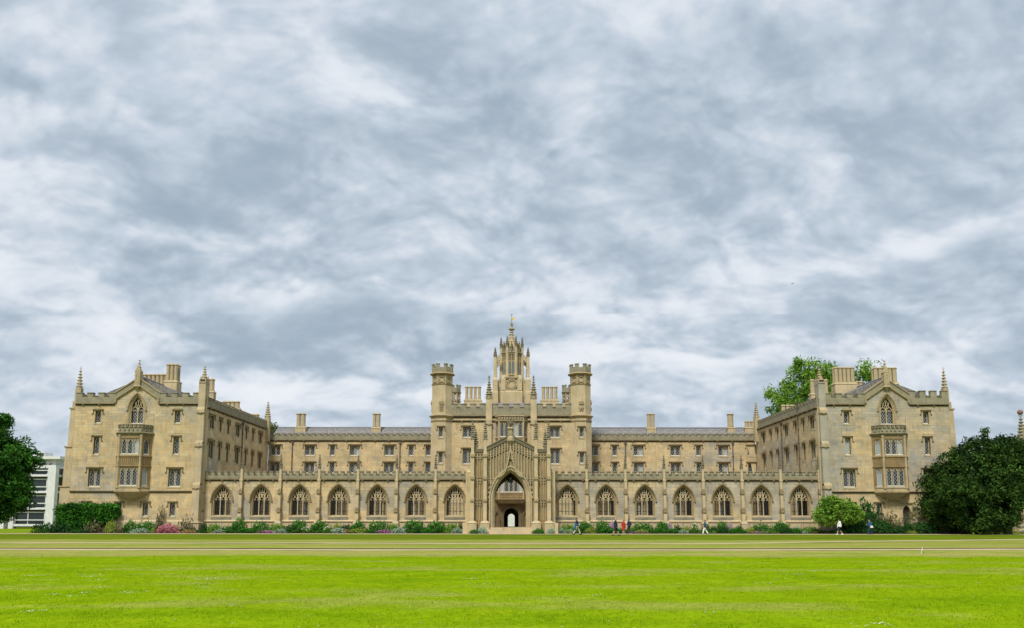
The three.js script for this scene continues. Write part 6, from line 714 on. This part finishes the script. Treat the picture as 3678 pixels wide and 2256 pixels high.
  if (c.shirt) { const s = new MB(); s.plate([[-0.03, 1.32], [0.03, 1.32], [0.055, 1.47], [-0.055, 1.47]], [], 0.115, 0.15); put('shirt_front', sc(s.geom()), c.shirt); }
  if (o.pack) { const g = march(field([[[0, 1.35, -0.2], [0, 1.08, -0.21], 0.1, 0.12, 1.25]], 0), [-0.35, 0.85, -0.55], 0.7, 40); put('backpack', sc(g), o.pack); }
  if (o.bag) { const [bx, by, bz, col] = o.bag; put('shoulder_bag', sc(march(field([[[bx, by + 0.05, bz - 0.07], [bx, by + 0.05, bz + 0.07], 0.06, 0.06], [[bx, by - 0.08, bz - 0.1], [bx, by - 0.08, bz + 0.1], 0.075, 0.075]]), [bx - 0.3, by - 0.3, bz - 0.3], 0.6, 40)), col); const s = new MB(); s.bar([bx, by + 0.1, bz], [bx * 0.4, 1.47, 0], 0.012, 0.012, 5); put('bag_strap', sc(s.geom()), col); }
  if (o.jacket) { put('carried_jacket', sc(march(field([[[-0.2, 1.1, -0.16], [-0.18, 0.62, -0.2], 0.09, 0.12, 0.8], [[-0.2, 1.1, -0.16], [-0.22, 1.0, 0.05], 0.07, 0.06]]), [-0.7, 0.4, -0.6], 1.0, 48)), o.jacket); }
}
const E = Math.PI / 2;
person('person in navy top and beige trousers with a bright blue bundle, by the silvery mounds', 7.0, 7.1, E, 1.79, { top: [0.012, 0.018, 0.05], bottom: [0.5, 0.42, 0.32], hair: [0.015, 0.01, 0.01] }, { jacket: [0.01, 0.12, 0.26], stride: 0.34 });
person('person with bald head in long navy coat and dark trousers stepping onto the grass', 10.4, 13.2, E, 1.76, { top: [0.012, 0.014, 0.055], bottom: [0.012, 0.013, 0.024], hair: [0.4, 0.36, 0.33], shirt: [0.7, 0.7, 0.72] }, { bald: true, coat: 0.85, stride: 0.3, y: 0.03 });
person('person in bright red knee length coat beside the one with the dark backpack', 12.2, 5.9, -E * 0.7, 1.58, { top: [0.36, 0.018, 0.014], bottom: [0.3, 0.02, 0.015], hair: [0.05, 0.02, 0.012], shoes: [0.5, 0.42, 0.33] }, { coat: 0.62, long: true, female: true, stride: 0.16, bendL: 1.0 });
person('person in dark blue clothes with a dark backpack, beside the red coat', 12.95, 4.6, -E, 1.7, { top: [0.012, 0.014, 0.05], bottom: [0.014, 0.015, 0.026], hair: [0.012, 0.01, 0.01], shoes: [0.4, 0.3, 0.24] }, { pack: [0.015, 0.017, 0.022], long: true, female: true, stride: 0.26, bendL: 1.12 });
person('person in blue top and white trousers with a dark shoulder bag, reaching towards the shrubs', 21.5, 4.2, -E, 1.6, { top: [0.03, 0.1, 0.16], bottom: [0.75, 0.75, 0.74], hair: [0.03, 0.018, 0.012] }, { female: true, short: true, long: true, bag: [0.2, 0.98, 0.02, [0.015, 0.015, 0.06]], stride: 0.3 });
person('person in white hooded top, dark shorts and white shoes, before the light green tree', 35.5, 6.6, -E, 1.62, { top: [0.8, 0.8, 0.8], bottom: [0.015, 0.016, 0.028], shoes: [0.78, 0.78, 0.78], hair: [0.02, 0.014, 0.01] }, { hood: true, shorts: true, stride: 0.32 });
person('person in blue denim jacket with a white bag, walking before the dark shrubs', 39.6, 4.8, -E, 1.64, { top: [0.03, 0.085, 0.2], bottom: [0.015, 0.03, 0.09], hair: [0.02, 0.013, 0.01], shoes: [0.05, 0.05, 0.06] }, { female: true, bag: [0.22, 0.92, -0.12, [0.75, 0.74, 0.7]], bendL: 1.15, stride: 0.24 });
// ---------------------------------------------------------------- lawn details
{ // short blades of the nearest turf
  const P = [], N = []; seed = 4242; for (let i = 0; i < 6; i++) { const x = R(-0.05, 0.05), z = R(-0.05, 0.05), a = R(0, 6.3), h = R(0.017, 0.034), w = 0.006, lx = R(-0.02, 0.02), lz = R(-0.02, 0.02), c = Math.cos(a) * w, s = Math.sin(a) * w; P.push(x - c, 0, z - s, x + c, 0, z + s, x + lx, h, z + lz); for (let k = 0; k < 3; k++) N.push(-Math.sin(a) * 0.25, 0.95, Math.cos(a) * 0.25); }
  const g = new THREE.BufferGeometry(); g.setAttribute('position', new THREE.Float32BufferAttribute(P, 3)); g.setAttribute('normal', new THREE.Float32BufferAttribute(N, 3));
  const n = 110000, im = new THREE.InstancedMesh(g, new THREE.MeshPhysicalMaterial({ color: rgb(1, 1, 1), roughness: 0.9, specularIntensity: 0, side: THREE.DoubleSide }), n), m = new THREE.Matrix4(), q = new THREE.Quaternion(), c = new THREE.Color(), up = new THREE.Vector3(0, 1, 0);
  for (let i = 0; i < n; i++) { const d = 10.5 + 27 * Math.pow(rnd(), 0.8), x = R(-1, 1) * (d * 0.66 + 0.5), z = 95 - d, s = R(0.7, 1.3); q.setFromAxisAngle(up, R(0, 6.3)); m.compose(new THREE.Vector3(x, 0.02 * fbm(x * 0.2, z * 0.2, 3) - 0.004, z), q, new THREE.Vector3(s, s * R(0.7, 1.2), s)); im.setMatrixAt(i, m); const k = lawnColour(x, z), j = R(0.95, 1.28); c.setRGB(k[0] * j, k[1] * j, k[2] * j); im.setColorAt(i, c); }
  im.name = 'grass'; im.userData = { kind: 'stuff', label: 'short mown grass blades of the near lawn', category: 'grass' }; im.receiveShadow = true; scene.add(im);
}
{ // drifts of daisies
  const f = new MB(); for (let i = 0; i < 8; i++) { const a = i * 0.785; f.tri([0, 0.03, 0], [Math.cos(a - 0.3) * 0.016, 0.032, Math.sin(a - 0.3) * 0.016], [Math.cos(a + 0.3) * 0.016, 0.032, Math.sin(a + 0.3) * 0.016]); } f.knob(0, 0.032, 0, 0.006, 0.004, 0.006); const g = f.geom(); g.deleteAttribute('color');
  const pts = []; for (const [px, d, n, sx] of [[-13.78,23.8,40,0.5],[-13.09,22.13,10,0.3],[-12.76,22.13,8,0.2],[-12.5,22.13,18,0.3],[-12.5,24.32,25,0.4],[-12.11,23.39,15,0.3],[-11.87,23.47,15,0.3],[-11.05,22.35,12,0.2],[-11.15,21.95,14,0.3],[-9.81,19.8,14,0.2],[-9.4,17.51,16,0.2],[-9.51,18.33,18,0.2],[-10.06,17.92,14,0.3],[-8.59,18.38,30,0.3],[-7.74,18.71,10,0.2],[-8.51,14.68,26,0.25],[-12.11,19.52,20,0.3],[-11.16,26.26,12,0.3],[-8.64,22.69,22,0.4],[-8.33,22.42,26,0.4],[-8.01,22.8,20,0.4],[-8.08,24.02,24,0.6],[-7.32,19.89,26,0.4],[-6.32,18.92,10,0.3],[-5.3,15.69,8,0.15],[-8.35,18.63,8,0.2],[8.58,25.71,14,0.3],[8.43,24.57,34,0.4],[9.69,26.19,24,0.4],[9.88,26.19,14,0.3],[7.5,22.75,14,0.4],[8.19,22.75,8,0.2],[13.79,28.34,14,0.3],[11.11,24.7,16,0.4],[14.26,26.7,12,0.3],[12.05,21.42,6,0.2],[5.77,13.04,14,0.2],[5.42,12.83,8,0.15],[5.85,12.83,6,0.1],[10.77,27.77,8,0.2],[-1.05,22.74,30,0.5],[-0.7,20.88,20,0.4],[1.18,23.55,8,0.3],[2.77,27.46,10,0.3],[-1.56,18.04,16,0.4],[1.79,17.85,12,0.3],[6.45,21.28,20,0.5],[3.47,14.7,8,0.2],[-3.83,29.96,8,0.3]]) for (let i = 0; i < n * 0.7; i++) { const a = rnd() + rnd() + rnd() - 1.5, b = rnd() + rnd() + rnd() - 1.5; pts.push([px + a * sx, 95 - d + b * 0.3]); } for (let i = 0; i < 160; i++) { const d = 12 + 24 * rnd(); pts.push([R(-1, 1) * d * 0.66, 95 - d]); }
  const im = new THREE.InstancedMesh(g, std({ color: rgb(0.8, 0.8, 0.76), side: THREE.DoubleSide }), pts.length), m = new THREE.Matrix4(); pts.forEach(([x, z], i) => { const s = R(0.7, 1.1); m.makeScale(s, s, s).setPosition(x, 0.02 * fbm(x * 0.2, z * 0.2, 3), z); im.setMatrixAt(i, m); }); im.name = 'daisies'; im.userData = { kind: 'stuff', label: 'white daisies in small drifts on the lawn', category: 'flowers' }; scene.add(im);
}
{ const t = thing('lawn_peg', 'small pale peg leaning in the dry grass beside the near gravel path', 'peg', [20, 0, 55]), m = new MB(); m.bar([0, 0, 0], [0.08, 0.3, 0], 0.02, 0.018, 6); m.build('stake', M.casement, t); const b = new MB(); b.bar([0.02, 0.1, 0.02], [0.14, 0.01, 0.06], 0.01, 0.01, 4); b.build('wire', M.iron, t);
  const d = thing('bird', 'tiny dark bird gliding in the cloudy sky over the gap beside the grey wing', 'bird', [21.4, 19.6, 35]), b2 = new MB(); b2.ball(0, 0, 0, 0.05, 0.03, 0.03); b2.bar([-0.05, 0, 0], [-0.12, 0, 0], 0.015, 0.025, 4); b2.build('body', M.iron, d); for (const q of [-1, 1]) { const w = new MB(); w.quad([-0.03, 0, 0], [0.03, 0, 0], [-0.01, 0.06, q * 0.16], [-0.05, 0.06, q * 0.15]); w.build('wing', M.iron, d); } d.rotation.y = 0.7; }
renderer.render(scene, camera);
